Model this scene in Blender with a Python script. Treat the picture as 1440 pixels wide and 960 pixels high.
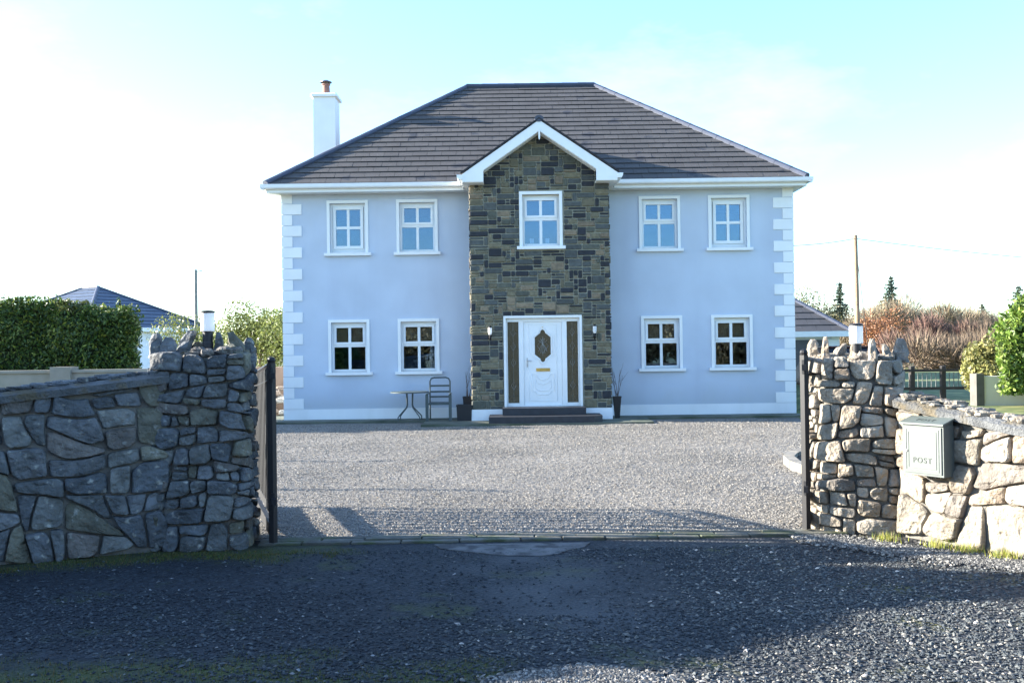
import bpy, math, random
import numpy as np
from mathutils import Vector, Matrix
R = math.radians
random.seed(7); rng = np.random.default_rng(7)
for o in list(bpy.data.objects): bpy.data.objects.remove(o)
S = bpy.context.scene; COL = S.collection

# ---------------------------------------------------------------- camera
cd = bpy.data.cameras.new("camera"); cam = bpy.data.objects.new("camera", cd); COL.objects.link(cam)
cd.sensor_width = 36; cd.lens = 35; cd.clip_end = 2000; cd.clip_start = .05
cam.matrix_world = Matrix.Translation((0, 0, 1.6)) @ Matrix.Rotation(R(90.41), 4, 'X') @ Matrix.Rotation(R(-.8), 4, 'Z')
S.camera = cam
# ---------------------------------------------------------------- sky and sun
SUN_E, SUN_AZ = 17.0, 8.0           # elevation; degrees the sun stands behind the plane of the house front
w = bpy.data.worlds.new("World"); S.world = w; w.use_nodes = True
nt = w.node_tree; bg = nt.nodes['Background']
sky = nt.nodes.new('ShaderNodeTexSky'); sky.sky_type = 'NISHITA'; sky.sun_disc = False
sd = Vector((-math.cos(R(SUN_E)) * math.cos(R(SUN_AZ)), math.cos(R(SUN_E)) * math.sin(R(SUN_AZ)), math.sin(R(SUN_E))))
sky.sun_elevation = R(SUN_E); sky.sun_rotation = math.atan2(sd.x, sd.y)
sky.air_density = 1.0; sky.dust_density = .7; sky.ozone_density = 1.6
wb = nt.nodes.new('ShaderNodeMix'); wb.data_type = 'RGBA'; wb.blend_type = 'MULTIPLY'; wb.inputs[0].default_value = 1; wb.inputs[7].default_value = (.78, .98, 1.18, 1)
nt.links.new(sky.outputs[0], wb.inputs[6])
tcw = nt.nodes.new('ShaderNodeTexCoord'); mpw = nt.nodes.new('ShaderNodeMapping'); mpw.inputs['Scale'].default_value = (2.2, 2.2, 5.5); mpw.inputs['Rotation'].default_value = (0, .25, 0); mpw.inputs['Location'].default_value = (.35, 0, .1)
nzw = nt.nodes.new('ShaderNodeTexNoise'); nzw.inputs['Scale'].default_value = 1.5; nzw.inputs['Detail'].default_value = 9; nzw.inputs['Roughness'].default_value = .62
mrw = nt.nodes.new('ShaderNodeMapRange'); mrw.inputs[1].default_value = .50; mrw.inputs[2].default_value = .74; mrw.inputs[4].default_value = .5
clw = nt.nodes.new('ShaderNodeMix'); clw.data_type = 'RGBA'; clw.inputs[7].default_value = (2.6, 2.45, 2.5, 1)
nt.links.new(tcw.outputs['Generated'], mpw.inputs[0]); nt.links.new(mpw.outputs[0], nzw.inputs['Vector']); nt.links.new(nzw.outputs[0], mrw.inputs[0]); nt.links.new(mrw.outputs[0], clw.inputs[0])
nt.links.new(wb.outputs[2], clw.inputs[6]); nt.links.new(clw.outputs[2], bg.inputs[0]); bg.inputs[1].default_value = .09
sl = bpy.data.lights.new("sun", 'SUN'); so = bpy.data.objects.new("sun", sl); COL.objects.link(so)
sl.energy = 4.4; sl.angle = R(.5); sl.color = (1, .93, .82)
so.rotation_euler = sd.to_track_quat('Z', 'Y').to_euler()
S.view_settings.view_transform = 'Standard'; S.view_settings.look = 'None'
S.view_settings.gamma = 1; S.view_settings.exposure = 2.6

# ---------------------------------------------------------------- materials
MATS = {}
def M(name, col=(.5, .5, .5), rough=.6, attr=False, var=.15, scale=6., bump=0., bscale=60., col2=None, c2scale=1.5,
      c2lo=.5, c2hi=.62, metal=0., spec=.5, trans=0., bdist=.01, streak=None):
    if name in MATS: return MATS[name]
    m = bpy.data.materials.new(name); m.use_nodes = True; t = m.node_tree; N = t.nodes; L = t.links
    b = N['Principled BSDF']; b.inputs['Roughness'].default_value = rough; b.inputs['Metallic'].default_value = metal
    b.inputs['Specular IOR Level'].default_value = spec
    tc = N.new('ShaderNodeTexCoord')
    def noise(sc, det=4):
        n = N.new('ShaderNodeTexNoise'); n.inputs['Scale'].default_value = sc; n.inputs['Detail'].default_value = det
        L.new(tc.outputs['Object'], n.inputs['Vector']); return n
    if attr:
        a = N.new('ShaderNodeAttribute'); a.attribute_name = 'col'; src = a.outputs['Color']
    else:
        rgb = N.new('ShaderNodeRGB'); rgb.outputs[0].default_value = (*col, 1); src = rgb.outputs[0]
    if col2:
        n = noise(c2scale, 6); mr = N.new('ShaderNodeMapRange'); mr.inputs[1].default_value = c2lo; mr.inputs[2].default_value = c2hi
        L.new(n.outputs[0], mr.inputs[0]); mx = N.new('ShaderNodeMix'); mx.data_type = 'RGBA'
        L.new(mr.outputs[0], mx.inputs[0]); L.new(src, mx.inputs[6]); mx.inputs[7].default_value = (*col2, 1); src = mx.outputs[2]
    if streak:
        mp = N.new('ShaderNodeMapping'); mp.inputs['Scale'].default_value = streak[1]; L.new(tc.outputs['Object'], mp.inputs[0])
        n = N.new('ShaderNodeTexNoise'); n.inputs['Scale'].default_value = 1; n.inputs['Detail'].default_value = 5
        L.new(mp.outputs[0], n.inputs['Vector']); mr = N.new('ShaderNodeMapRange'); mr.inputs[1].default_value = .48; mr.inputs[2].default_value = .75
        mr.inputs[4].default_value = streak[2]
        L.new(n.outputs[0], mr.inputs[0]); mx = N.new('ShaderNodeMix'); mx.data_type = 'RGBA'
        L.new(mr.outputs[0], mx.inputs[0]); L.new(src, mx.inputs[6]); mx.inputs[7].default_value = (*streak[0], 1); src = mx.outputs[2]
    if var:
        n = noise(scale); mr = N.new('ShaderNodeMapRange'); mr.inputs[1].default_value = .3; mr.inputs[2].default_value = .7
        mr.inputs[3].default_value = 1 - var; mr.inputs[4].default_value = 1 + var
        L.new(n.outputs[0], mr.inputs[0]); vm = N.new('ShaderNodeVectorMath'); vm.operation = 'SCALE'
        L.new(src, vm.inputs[0]); L.new(mr.outputs[0], vm.inputs['Scale']); src = vm.outputs[0]
    L.new(src, b.inputs['Base Color'])
    if bump:
        n = noise(bscale, 6); bp = N.new('ShaderNodeBump'); bp.inputs['Strength'].default_value = bump; bp.inputs['Distance'].default_value = bdist
        L.new(n.outputs[0], bp.inputs['Height']); L.new(bp.outputs[0], b.inputs['Normal'])
    if trans:
        tr = N.new('ShaderNodeBsdfTranslucent'); L.new(src, tr.inputs[0]); ms = N.new('ShaderNodeMixShader'); ms.inputs[0].default_value = trans
        L.new(b.outputs[0], ms.inputs[1]); L.new(tr.outputs[0], ms.inputs[2]); L.new(ms.outputs[0], N['Material Output'].inputs[0])
    MATS[name] = m; return m

def glass(name, tint=(.75, .8, .82), refl=.14, rough=.01, milky=0):
    m = bpy.data.materials.new(name); m.use_nodes = True; t = m.node_tree; N = t.nodes; L = t.links
    for n in list(N):
        if n.type == 'BSDF_PRINCIPLED': N.remove(n)
    tr = N.new('ShaderNodeBsdfTransparent'); tr.inputs[0].default_value = (*tint, 1)
    gl = N.new('ShaderNodeBsdfGlossy'); gl.inputs['Roughness'].default_value = rough; gl.inputs['Color'].default_value = (.46, .71, 1, 1)
    fr = N.new('ShaderNodeLayerWeight'); fr.inputs[0].default_value = .3
    mr = N.new('ShaderNodeMapRange'); mr.inputs[3].default_value = refl; mr.inputs[4].default_value = 1
    L.new(fr.outputs['Fresnel'], mr.inputs[0]); ms = N.new('ShaderNodeMixShader')
    L.new(mr.outputs[0], ms.inputs[0]); L.new(tr.outputs[0], ms.inputs[1]); L.new(gl.outputs[0], ms.inputs[2])
    out_ = ms.outputs[0]
    if milky:
        df = N.new('ShaderNodeBsdfDiffuse'); df.inputs[0].default_value = (.19, .145, .085, 1); m2 = N.new('ShaderNodeMixShader'); m2.inputs[0].default_value = milky
        L.new(out_, m2.inputs[1]); L.new(df.outputs[0], m2.inputs[2]); out_ = m2.outputs[0]
    L.new(out_, N['Material Output'].inputs[0]); MATS[name] = m; return m

# ---------------------------------------------------------------- mesh helpers
class MB:
    def __init__(s): s.v = []; s.f = []; s.c = []; s.cur = (.5, .5, .5)
    def add(s, vs, fs, c=None):
        o = len(s.v); s.v += [tuple(p) for p in vs]
        for f in fs: s.f.append(tuple(i + o for i in f)); s.c.append(c or s.cur)
        return s
    def box(s, x0, x1, y0, y1, z0, z1, c=None):
        return s.add([(x, y, z) for z in (z0, z1) for y in (y0, y1) for x in (x0, x1)],
                     [(0, 2, 3, 1), (4, 5, 7, 6), (0, 1, 5, 4), (2, 6, 7, 3), (0, 4, 6, 2), (1, 3, 7, 5)], c)
    def bbox(s, x0, x1, y0, y1, z0, z1, b=.01, c=None):      # box with chamfered vertical edges and top
        P = [(x0 + b, y0), (x1 - b, y0), (x1, y0 + b), (x1, y1 - b), (x1 - b, y1), (x0 + b, y1), (x0, y1 - b), (x0, y0 + b)]
        cx, cy = (x0 + x1) / 2, (y0 + y1) / 2
        Q = [(p[0] + (b if p[0] < cx else -b), p[1] + (b if p[1] < cy else -b)) for p in P]
        vs = [(x, y, z0) for x, y in P] + [(x, y, z1 - b) for x, y in P] + [(x, y, z1) for x, y in Q]
        fs = [(i, (i + 1) % 8, 8 + (i + 1) % 8, 8 + i) for i in range(8)] + [(8 + i, 8 + (i + 1) % 8, 16 + (i + 1) % 8, 16 + i) for i in range(8)]
        return s.add(vs, fs + [tuple(range(16, 24)), tuple(range(7, -1, -1))], c)
    def prism(s, pts, y0, y1, c=None):                        # polygon in (x, z) extruded along y
        n = len(pts); return s.add([(x, y0, z) for x, z in pts] + [(x, y1, z) for x, z in pts],
            [tuple(range(n)), tuple(range(2 * n - 1, n - 1, -1))] + [(i, n + i, n + (i + 1) % n, (i + 1) % n) for i in range(n)], c)
    def hprism(s, pts, z0, z1, c=None):                       # polygon in (x, y) extruded along z
        n = len(pts); return s.add([(x, y, z0) for x, y in pts] + [(x, y, z1) for x, y in pts],
            [tuple(range(n - 1, -1, -1)), tuple(range(n, 2 * n))] + [(i, (i + 1) % n, n + (i + 1) % n, n + i) for i in range(n)], c)
    def tube(s, pts, r, n=8, c=None, closed=False, squash=1.):
        pts = [Vector(p) for p in pts]; rr = r if isinstance(r, (list, tuple)) else [r] * len(pts)
        vs = []; up = None
        for i, p in enumerate(pts):
            if closed: d = pts[(i + 1) % len(pts)] - pts[i - 1]
            else: d = pts[min(i + 1, len(pts) - 1)] - pts[max(i - 1, 0)]
            d.normalize(); a = Vector((0, 0, 1)) if abs(d.z) < .9 else Vector((0, 1, 0))
            if up is None: up = a
            e = d.cross(up); e = e if e.length > 1e-3 else d.cross(Vector((1, 0, 0))); e.normalize(); g = e.cross(d).normalized(); up = g
            for k in range(n): t = 2 * math.pi * k / n; vs.append(p + e * (math.cos(t) * rr[i]) + g * (math.sin(t) * rr[i] * squash))
        m = len(pts); fs = [(i * n + k, i * n + (k + 1) % n, ((i + 1) % m) * n + (k + 1) % n, ((i + 1) % m) * n + k)
                            for i in range(m if closed else m - 1) for k in range(n)]
        if not closed: fs += [tuple(range(n - 1, -1, -1)), tuple((m - 1) * n + k for k in range(n))]
        return s.add(vs, fs, c)
    def lathe(s, prof, n=24, cx=0, cy=0, c=None):             # profile (r, z)
        m = len(prof); vs = [(cx + r * math.cos(2 * math.pi * k / n), cy + r * math.sin(2 * math.pi * k / n), z) for r, z in prof for k in range(n)]
        fs = [(i * n + k, i * n + (k + 1) % n, (i + 1) * n + (k + 1) % n, (i + 1) * n + k) for i in range(m - 1) for k in range(n)]
        return s.add(vs, fs + [tuple(range(n - 1, -1, -1)), tuple((m - 1) * n + k for k in range(n))], c)
    def build(s, name, mat, parent=None, smooth=False, loc=None, rot=0):
        me = bpy.data.meshes.new(name); me.from_pydata(s.v, [], s.f); me.materials.append(mat)
        a = me.color_attributes.new('col', 'FLOAT_COLOR', 'CORNER')
        arr = np.ones((len(me.loops), 4), np.float32)
        tot = np.array([len(f) for f in s.f]); arr[:, :3] = np.repeat(np.array(s.c, np.float32), tot, axis=0)
        a.data.foreach_set('color', arr.ravel())
        if smooth: me.shade_smooth() if hasattr(me, 'shade_smooth') else me.polygons.foreach_set('use_smooth', [True] * len(me.polygons))
        o = bpy.data.objects.new(name, me); COL.objects.link(o)
        if parent: o.parent = parent
        if loc is not None: o.location = loc
        if rot: o.rotation_euler.z = rot
        return o
def npmesh(name, V, F, C, mat, parent=None, smooth=False):    # V (n,3), F (m,k), C (n,3)
    me = bpy.data.meshes.new(name); k = F.shape[1]
    me.vertices.add(len(V)); me.vertices.foreach_set('co', V.astype(np.float32).ravel())
    me.loops.add(F.size); me.loops.foreach_set('vertex_index', F.astype(np.int32).ravel())
    me.polygons.add(len(F)); me.polygons.foreach_set('loop_start', np.arange(0, F.size, k, dtype=np.int32))
    me.update(calc_edges=True); me.materials.append(mat)
    a = me.color_attributes.new('col', 'FLOAT_COLOR', 'POINT'); arr = np.ones((len(V), 4), np.float32); arr[:, :3] = C
    a.data.foreach_set('color', arr.ravel())
    me.polygons.foreach_set('use_smooth', [smooth] * len(F))
    o = bpy.data.objects.new(name, me); COL.objects.link(o)
    if parent: o.parent = parent
    return o
def tag(o, label=None, cat=None, group=None, kind=None):
    for k, v in (('label', label), ('category', cat), ('group', group), ('kind', kind)):
        if v: o[k] = v
    return o
def thing(name, label, cat, loc=(0, 0, 0), rot=0, group=None):
    o = bpy.data.objects.new(name, None); o.empty_display_size = .2; COL.objects.link(o); o.location = loc; o.rotation_euler.z = rot
    return tag(o, label, cat, group)
def copy_tree(o, parent=None):
    c = o.copy(); COL.objects.link(c); c.parent = parent
    for ch in list(o.children): copy_tree(ch, c)
    return c
def jit(c, a): k = 1 + random.uniform(-a, a); return tuple(max(0, x * k) for x in c)
def clip(poly, nx, ny, d):                                    # keep nx*x+ny*y <= d
    out = []; n = len(poly)
    for i in range(n):
        p, q = poly[i], poly[(i + 1) % n]; a = nx * p[0] + ny * p[1] - d; b = nx * q[0] + ny * q[1] - d
        if a <= 0: out.append(p)
        if (a < 0 < b) or (b < 0 < a): t = a / (a - b); out.append((p[0] + (q[0] - p[0]) * t, p[1] + (q[1] - p[1]) * t))
    return out
def area(p): return abs(sum(p[i][0] * p[(i + 1) % len(p)][1] - p[(i + 1) % len(p)][0] * p[i][1] for i in range(len(p)))) / 2

# smooth value noise used for terrain and shapes
_g = rng.random((64, 64))
def vn(x, y):
    x = np.asarray(x, float); y = np.asarray(y, float); xi = np.floor(x).astype(int); yi = np.floor(y).astype(int); fx = x - xi; fy = y - yi
    fx = fx * fx * (3 - 2 * fx); fy = fy * fy * (3 - 2 * fy); g = lambda a, b: _g[a % 64, b % 64]
    return (g(xi, yi) * (1 - fx) + g(xi + 1, yi) * fx) * (1 - fy) + (g(xi, yi + 1) * (1 - fx) + g(xi + 1, yi + 1) * fx) * fy

# ---------------------------------------------------------------- material palette
white = M('white_upvc', (.80, .82, .82), .35, var=.03, scale=3, spec=.4)
whitep = M('white_paint', (.80, .82, .83), .75, var=.04, scale=2, bump=.15, bscale=90, streak=((.55, .57, .52), (2.5, 2.5, .25), .18))
render_m = M('lilac_render', (.505, .575, .675), .85, var=.06, scale=1.1, bump=.5, bscale=170, bdist=.004, streak=((.40, .45, .56), (1.6, 1.6, .12), .35))
def splash(m, z0, z1, colr, amt):      # rain-splashed dirt low on a wall, broken up by noise
    t = m.node_tree; N = t.nodes; L = t.links; b = N['Principled BSDF']; lk = b.inputs['Base Color'].links[0]; src = lk.from_socket
    tc = N.new('ShaderNodeTexCoord'); sp = N.new('ShaderNodeSeparateXYZ'); L.new(tc.outputs['Object'], sp.inputs[0]); n = N.new('ShaderNodeTexNoise'); n.inputs['Scale'].default_value = 2.2; n.inputs['Detail'].default_value = 7; L.new(tc.outputs['Object'], n.inputs['Vector'])
    ma = N.new('ShaderNodeMath'); ma.operation = 'MULTIPLY_ADD'; ma.inputs[1].default_value = -.7; L.new(n.outputs[0], ma.inputs[0]); L.new(sp.outputs[2], ma.inputs[2])
    mr = N.new('ShaderNodeMapRange'); mr.inputs[1].default_value = z0 - .35; mr.inputs[2].default_value = z1 - .35; mr.inputs[3].default_value = amt; mr.inputs[4].default_value = 0; L.new(ma.outputs[0], mr.inputs[0])
    mx = N.new('ShaderNodeMix'); mx.data_type = 'RGBA'; L.new(mr.outputs[0], mx.inputs[0]); L.new(src, mx.inputs[6]); mx.inputs[7].default_value = (*colr, 1); L.new(mx.outputs[2], b.inputs['Base Color'])
splash(render_m, .25, .75, (.36, .38, .36), .4)
stone_a = M('clad_stone', attr=True, rough=.75, var=.28, scale=14, bump=.7, bscale=45, bdist=.012)
mortar = M('clad_mortar', (.29, .28, .22), .9, var=.15, bump=.5, bscale=120)
roofm = M('roof_tile', attr=True, rough=.75, var=.13, scale=1.6, bump=.3, bscale=60, col2=(.04, .042, .05), c2scale=1.6, c2lo=.62, c2hi=.68, spec=.3)
ridgem = M('ridge_tile', (.05, .06, .09), .5, var=.12, scale=4, spec=.5)
rubble = M('rubble_stone', attr=True, rough=.85, var=.38, scale=7, bump=1., bscale=22, bdist=.035, col2=(.26, .26, .23), c2scale=17, c2lo=.60, c2hi=.72)
joint = M('rubble_joint', (.14, .13, .115), .95, var=.3, bump=.8, bscale=60)
black = M('black_metal', (.010, .010, .012), .55, var=.1, spec=.3)
slate = M('slate_step', (.022, .025, .032), .55, var=.2, scale=12, bump=.2)
darkplastic = M('dark_plastic', (.012, .012, .014), .55, var=.1)
glassm = glass('window_glass', (.78, .82, .86), .12)
leafm = M('leaf', attr=True, rough=.45, var=.0, trans=.25, spec=.4)
twigm = M('twig', attr=True, rough=.8, var=0.)
barkm = M('bark', (.10, .075, .055), .9, var=.3, scale=12, bump=.6, bscale=40)

# ================================================================ SETTING
def sheet(name, xs, ys, zf, mat, kind='structure'):
    X, Y = np.meshgrid(xs, ys); Z = zf(X, Y); V = np.stack([X, Y, Z], -1).reshape(-1, 3); nx, ny = len(xs), len(ys)
    i = np.arange(nx - 1)[None, :] + np.arange(ny - 1)[:, None] * nx; F = np.stack([i, i + 1, i + nx + 1, i + nx], -1).reshape(-1, 4)
    return tag(npmesh(name, V, F, np.full((len(V), 3), .5), mat, smooth=True), kind=kind)
field_m = M('field_grass', (.09, .11, .035), .9, var=.35, scale=.5, col2=(.16, .13, .06), c2scale=.15)
sheet('ground', np.array([-700, -60, -20, 0, 20, 60, 700.]), np.array([-700, -40, 0, 30, 60, 120, 900.]), lambda x, y: x * 0 - .09, field_m)

def gravel_mat(name, cols, scale, bd, patch=None, pale=False):
    m = bpy.data.materials.new(name); m.use_nodes = True; t = m.node_tree; N = t.nodes; L = t.links; b = N['Principled BSDF']
    b.inputs['Roughness'].default_value = .8; b.inputs['Specular IOR Level'].default_value = .35
    tc = N.new('ShaderNodeTexCoord'); v = N.new('ShaderNodeTexVoronoi'); v.inputs['Scale'].default_value = scale
    L.new(tc.outputs['Object'], v.inputs['Vector']); cr = N.new('ShaderNodeValToRGB'); L.new(v.outputs['Color'], cr.inputs[0])
    e = cr.color_ramp; e.interpolation = 'LINEAR'
    for i, (p, c) in enumerate(cols):
        el = e.elements[i] if i < 2 else e.elements.new(p); el.position = p; el.color = (*c, 1)
    src = cr.outputs[0]
    n = N.new('ShaderNodeTexNoise'); n.inputs['Scale'].default_value = .55; n.inputs['Detail'].default_value = 7; L.new(tc.outputs['Object'], n.inputs['Vector'])
    mr = N.new('ShaderNodeMapRange'); mr.inputs[1].default_value = .3; mr.inputs[2].default_value = .7; mr.inputs[3].default_value = .66; mr.inputs[4].default_value = 1.3
    L.new(n.outputs[0], mr.inputs[0]); vm = N.new('ShaderNodeVectorMath'); vm.operation = 'SCALE'; L.new(src, vm.inputs[0]); L.new(mr.outputs[0], vm.inputs['Scale']); src = vm.outputs[0]
    if patch:
        for pc, psc, lo, hi in patch:
            n = N.new('ShaderNodeTexNoise'); n.inputs['Scale'].default_value = psc; n.inputs['Detail'].default_value = 8; n.inputs['Roughness'].default_value = .65
            L.new(tc.outputs['Object'], n.inputs['Vector']); mr = N.new('ShaderNodeMapRange'); mr.inputs[1].default_value = lo; mr.inputs[2].default_value = hi
            L.new(n.outputs[0], mr.inputs[0]); mx = N.new('ShaderNodeMix'); mx.data_type = 'RGBA'
            L.new(mr.outputs[0], mx.inputs[0]); L.new(src, mx.inputs[6]); mx.inputs[7].default_value = (*pc, 1); src = mx.outputs[2]
    if pale:      # drier, paler chippings at right, sunlit brightness and warmth painted in; worn wheel tracks
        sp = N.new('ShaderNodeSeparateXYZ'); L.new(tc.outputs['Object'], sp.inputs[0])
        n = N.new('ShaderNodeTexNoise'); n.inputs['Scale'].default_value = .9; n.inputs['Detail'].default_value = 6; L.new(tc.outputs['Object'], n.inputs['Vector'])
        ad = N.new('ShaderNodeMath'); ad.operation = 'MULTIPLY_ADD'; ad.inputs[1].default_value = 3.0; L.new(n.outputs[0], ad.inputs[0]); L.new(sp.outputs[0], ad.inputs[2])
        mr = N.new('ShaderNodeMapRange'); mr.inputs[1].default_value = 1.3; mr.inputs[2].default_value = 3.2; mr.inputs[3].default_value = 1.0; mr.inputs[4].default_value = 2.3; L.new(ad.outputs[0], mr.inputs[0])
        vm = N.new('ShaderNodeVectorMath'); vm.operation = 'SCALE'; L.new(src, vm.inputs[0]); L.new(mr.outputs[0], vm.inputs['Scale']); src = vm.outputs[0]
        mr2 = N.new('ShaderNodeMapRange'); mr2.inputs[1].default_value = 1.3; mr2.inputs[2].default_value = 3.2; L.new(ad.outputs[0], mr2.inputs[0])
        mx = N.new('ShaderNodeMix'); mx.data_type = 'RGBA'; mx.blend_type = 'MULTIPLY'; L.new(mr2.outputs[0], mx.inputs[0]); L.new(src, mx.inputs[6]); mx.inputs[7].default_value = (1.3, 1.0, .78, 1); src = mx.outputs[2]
    if pale:
        at_ = N.new('ShaderNodeAttribute'); at_.attribute_name = 'col'; sc_ = N.new('ShaderNodeSeparateColor'); L.new(at_.outputs['Color'], sc_.inputs[0])
        for out_, cc in ((0, (.050, .056, .062)), (1, (.045, .055, .015))):
            mx = N.new('ShaderNodeMix'); mx.data_type = 'RGBA'; L.new(sc_.outputs[out_], mx.inputs[0]); L.new(src, mx.inputs[6]); mx.inputs[7].default_value = (*cc, 1); src = mx.outputs[2]
    L.new(src, b.inputs['Base Color'])
    bp = N.new('ShaderNodeBump'); bp.inputs['Strength'].default_value = 1; bp.inputs['Distance'].default_value = bd; bp.invert = True
    L.new(v.outputs['Distance'], bp.inputs['Height']); L.new(bp.outputs[0], b.inputs['Normal'])
    return m
drive_m = gravel_mat('pale_gravel', [(0, (.10, .094, .086)), (1, (.25, .233, .203)), (.35, (.148, .138, .124)), (.7, (.195, .181, .16))], 52, .010)
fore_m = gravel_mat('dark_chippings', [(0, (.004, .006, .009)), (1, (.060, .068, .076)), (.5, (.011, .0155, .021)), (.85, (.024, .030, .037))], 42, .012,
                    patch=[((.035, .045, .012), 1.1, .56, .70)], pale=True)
def zin(x, y): return .02 * (vn(x * .8 + 5, y * .9) - .5) + .012 * (vn(x * 2.3, y * 2.1 + 9) - .5)
def zfo(x, y): return .004 + .03 * (vn(x * .7 + 3, y * .8 + 2) - .5) * np.clip((8.2 - y) / 1, 0, 1)
sheet('driveway', np.linspace(-9, 8, 110), np.linspace(8.50, 24, 100), lambda x, y: (zin(x, y) + .02) * np.clip((y - 8.5) / .35, 0, 1) - .004, drive_m)
fx_ = np.concatenate([np.linspace(-14, -4.4, 30), np.linspace(-4.3, 4.3, 260), np.linspace(4.4, 14, 30)]); fy_ = np.concatenate([np.linspace(-8, 4.3, 30), np.linspace(4.35, 8.9, 150)])
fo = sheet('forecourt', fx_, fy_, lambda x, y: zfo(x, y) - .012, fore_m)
def track(x, y):      # worn, finer strip swinging out of the gateway to the right
    c1 = -.1 + .9 * ((8 - y) / 2.6) ** 1.5 * (y < 8); d_ = np.abs(x - c1) / (.5 + .12 * (8 - y)); return np.clip(1.15 - d_, 0, 1) * np.clip((8.1 - y) * 3, 0, 1) * np.clip((y - 5.0), 0, 1) * np.clip(vn(x * 2.3, y * 2.9) * 1.7 - .2, 0, 1)
def moss(x, y):
    a_ = np.exp(-((y - 4.85) / .45) ** 2) * np.clip((.2 - x) * 2, 0, 1); b_ = np.exp(-((y - (8.0 - .42 * np.clip(-2.9 - x, 0, 9))) / .4) ** 2) * np.clip((-.9 - x) * 1.3, 0, 1)
    return np.clip((a_ + b_ + .12) * (vn(x * 2.6, y * 3.4) * .7 + vn(x * 8, y * 10) * .6) * 1.6 - .35, 0, 1)
X_, Y_ = np.meshgrid(fx_, fy_); av = np.ones((X_.size, 4), np.float32); av[:, 0] = track(X_, Y_).ravel(); av[:, 1] = moss(X_, Y_).ravel(); fo.data.attributes['col'].data.foreach_set('color', av.ravel())
lawn_m = M('lawn_grass', (.085, .115, .03), .9, var=.3, scale=3, col2=(.2, .2, .07), c2scale=2, bump=.5, bscale=40)
sheet('lawn', np.linspace(6.2, 30, 50), np.linspace(12.2, 40, 50), lambda x, y: .45 * np.clip((x - 6.2) / 1.2, 0, 1) - .02 + .05 * vn(x, y), lawn_m)
sheet('side_yard', np.linspace(-30, -9.0, 30), np.linspace(8.9, 60, 40), lambda x, y: x * 0 - .03 + .04 * vn(x, y), field_m)
conc = M('wet_concrete', (.10, .11, .085), .75, var=.25, scale=2, col2=(.05, .065, .04), c2scale=1.2, bump=.3, bscale=60)
ap = MB()
ap.box(-6.3, 7.3, 21.72, 24.2, -.05, .065); ap.box(-1.9, 2.9, 20.5, 21.718, -.05, .058)
tag(ap.build('path', conc), kind='structure')

# scattered loose stones (one cloud, nobody could count them)
OCT = np.array([[1, 0, 0], [-1, 0, 0], [0, 1, 0], [0, -1, 0], [0, 0, 1], [0, 0, -1.]]); OF = np.array([[0, 2, 4], [2, 1, 4], [1, 3, 4], [3, 0, 4], [2, 0, 5], [1, 2, 5], [3, 1, 5], [0, 3, 5]])
def stones(name, pts, size, cols, mat, label):
    n = len(pts); V = np.repeat(OCT[None], n, 0) * (1 + rng.uniform(-.35, .35, (n, 6, 1)))
    V += rng.uniform(-.2, .2, (n, 6, 3))
    s = size[:, None, None] * np.stack([rng.uniform(.8, 1.4, n), rng.uniform(.7, 1.1, n), rng.uniform(.4, .7, n)], -1)[:, None, :]
    V = V * s; a = rng.uniform(0, 6.28, n); c, q = np.cos(a)[:, None], np.sin(a)[:, None]
    X = V[..., 0] * c - V[..., 1] * q; Y = V[..., 0] * q + V[..., 1] * c; t = rng.uniform(-.4, .4, n)[:, None]; Z = V[..., 2] + X * t
    V = np.stack([X, Y, Z], -1) + pts[:, None, :]
    F = (OF[None] + (np.arange(n) * 6)[:, None, None]).reshape(-1, 3); C = np.repeat(cols, 6, 0)
    return tag(npmesh(name, V.reshape(-1, 3), F, C, mat), label, 'gravel', kind='stuff')
gst = M('gravel_stone', attr=True, rough=.75, var=0., spec=.4)
def cols_of(n, pal, wts): 
    p = np.array(pal)[rng.choice(len(pal), n, p=wts)]; return p * rng.uniform(.8, 1.2, (n, 1))
n = 95000
y = 8.56 + 12.8 * rng.random(n) ** 1.35; x = rng.uniform(-1, 1, n) * (2.6 + (y - 8.7) * .36) + .15
px = np.stack([x, y, (zin(x, y) + .024) * np.clip((y - 8.5) / .35, 0, 1)], -1)
keep = (x > -6.2) & (x < 5.8) & ~((y > 20.4) & (x > -2) & (x < 3))
px = px[keep]; n = len(px)
stones('gravel', px, rng.uniform(.0045, .0105, n) * (1 + (px[:, 1] - 8.7) * .04), cols_of(n, [(.275, .256, .226), (.205, .191, .17), (.12, .113, .104), (.22, .185, .14)], [.40, .34, .18, .08]), gst, 'pale loose gravel spread over the driveway in front of the house')
n = 90000
y = 4.2 + 4.4 * rng.random(n); x = rng.uniform(-1, 1, n) * (y * .56)
d = vn(x * 1.2, y * 1.4) + .9 * np.clip((x - .2) * .6, 0, .5) + .5 * (y > 8.1) - .5 * ((x > -.9) & (x < 1.1) & (y > 6) & (y < 7.6))
keep = (rng.random(n) < np.clip(d - .25, .1, 1) * (1 - .55 * track(x, y))) & ~((x + 2.5 < -.0) & (y > 8.0 + (x + 2.5) * .4))
x, y = x[keep], y[keep]; n = len(x)
pl_ = (1 + 1.3 * np.clip((x + 3 * vn(x * .9, y * .9) - 1.3) / 1.9, 0, 1))[:, None]  # same rightward paling: dry chips plus painted sunlit tone
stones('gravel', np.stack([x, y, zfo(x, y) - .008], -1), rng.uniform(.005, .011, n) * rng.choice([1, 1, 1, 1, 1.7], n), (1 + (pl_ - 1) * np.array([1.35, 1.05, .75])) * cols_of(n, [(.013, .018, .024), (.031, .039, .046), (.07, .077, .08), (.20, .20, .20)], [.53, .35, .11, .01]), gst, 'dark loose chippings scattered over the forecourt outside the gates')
n = 9000                                                   # paler chippings: foreground clump also paints the sunlit patch; rest along right wall foot
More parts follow.
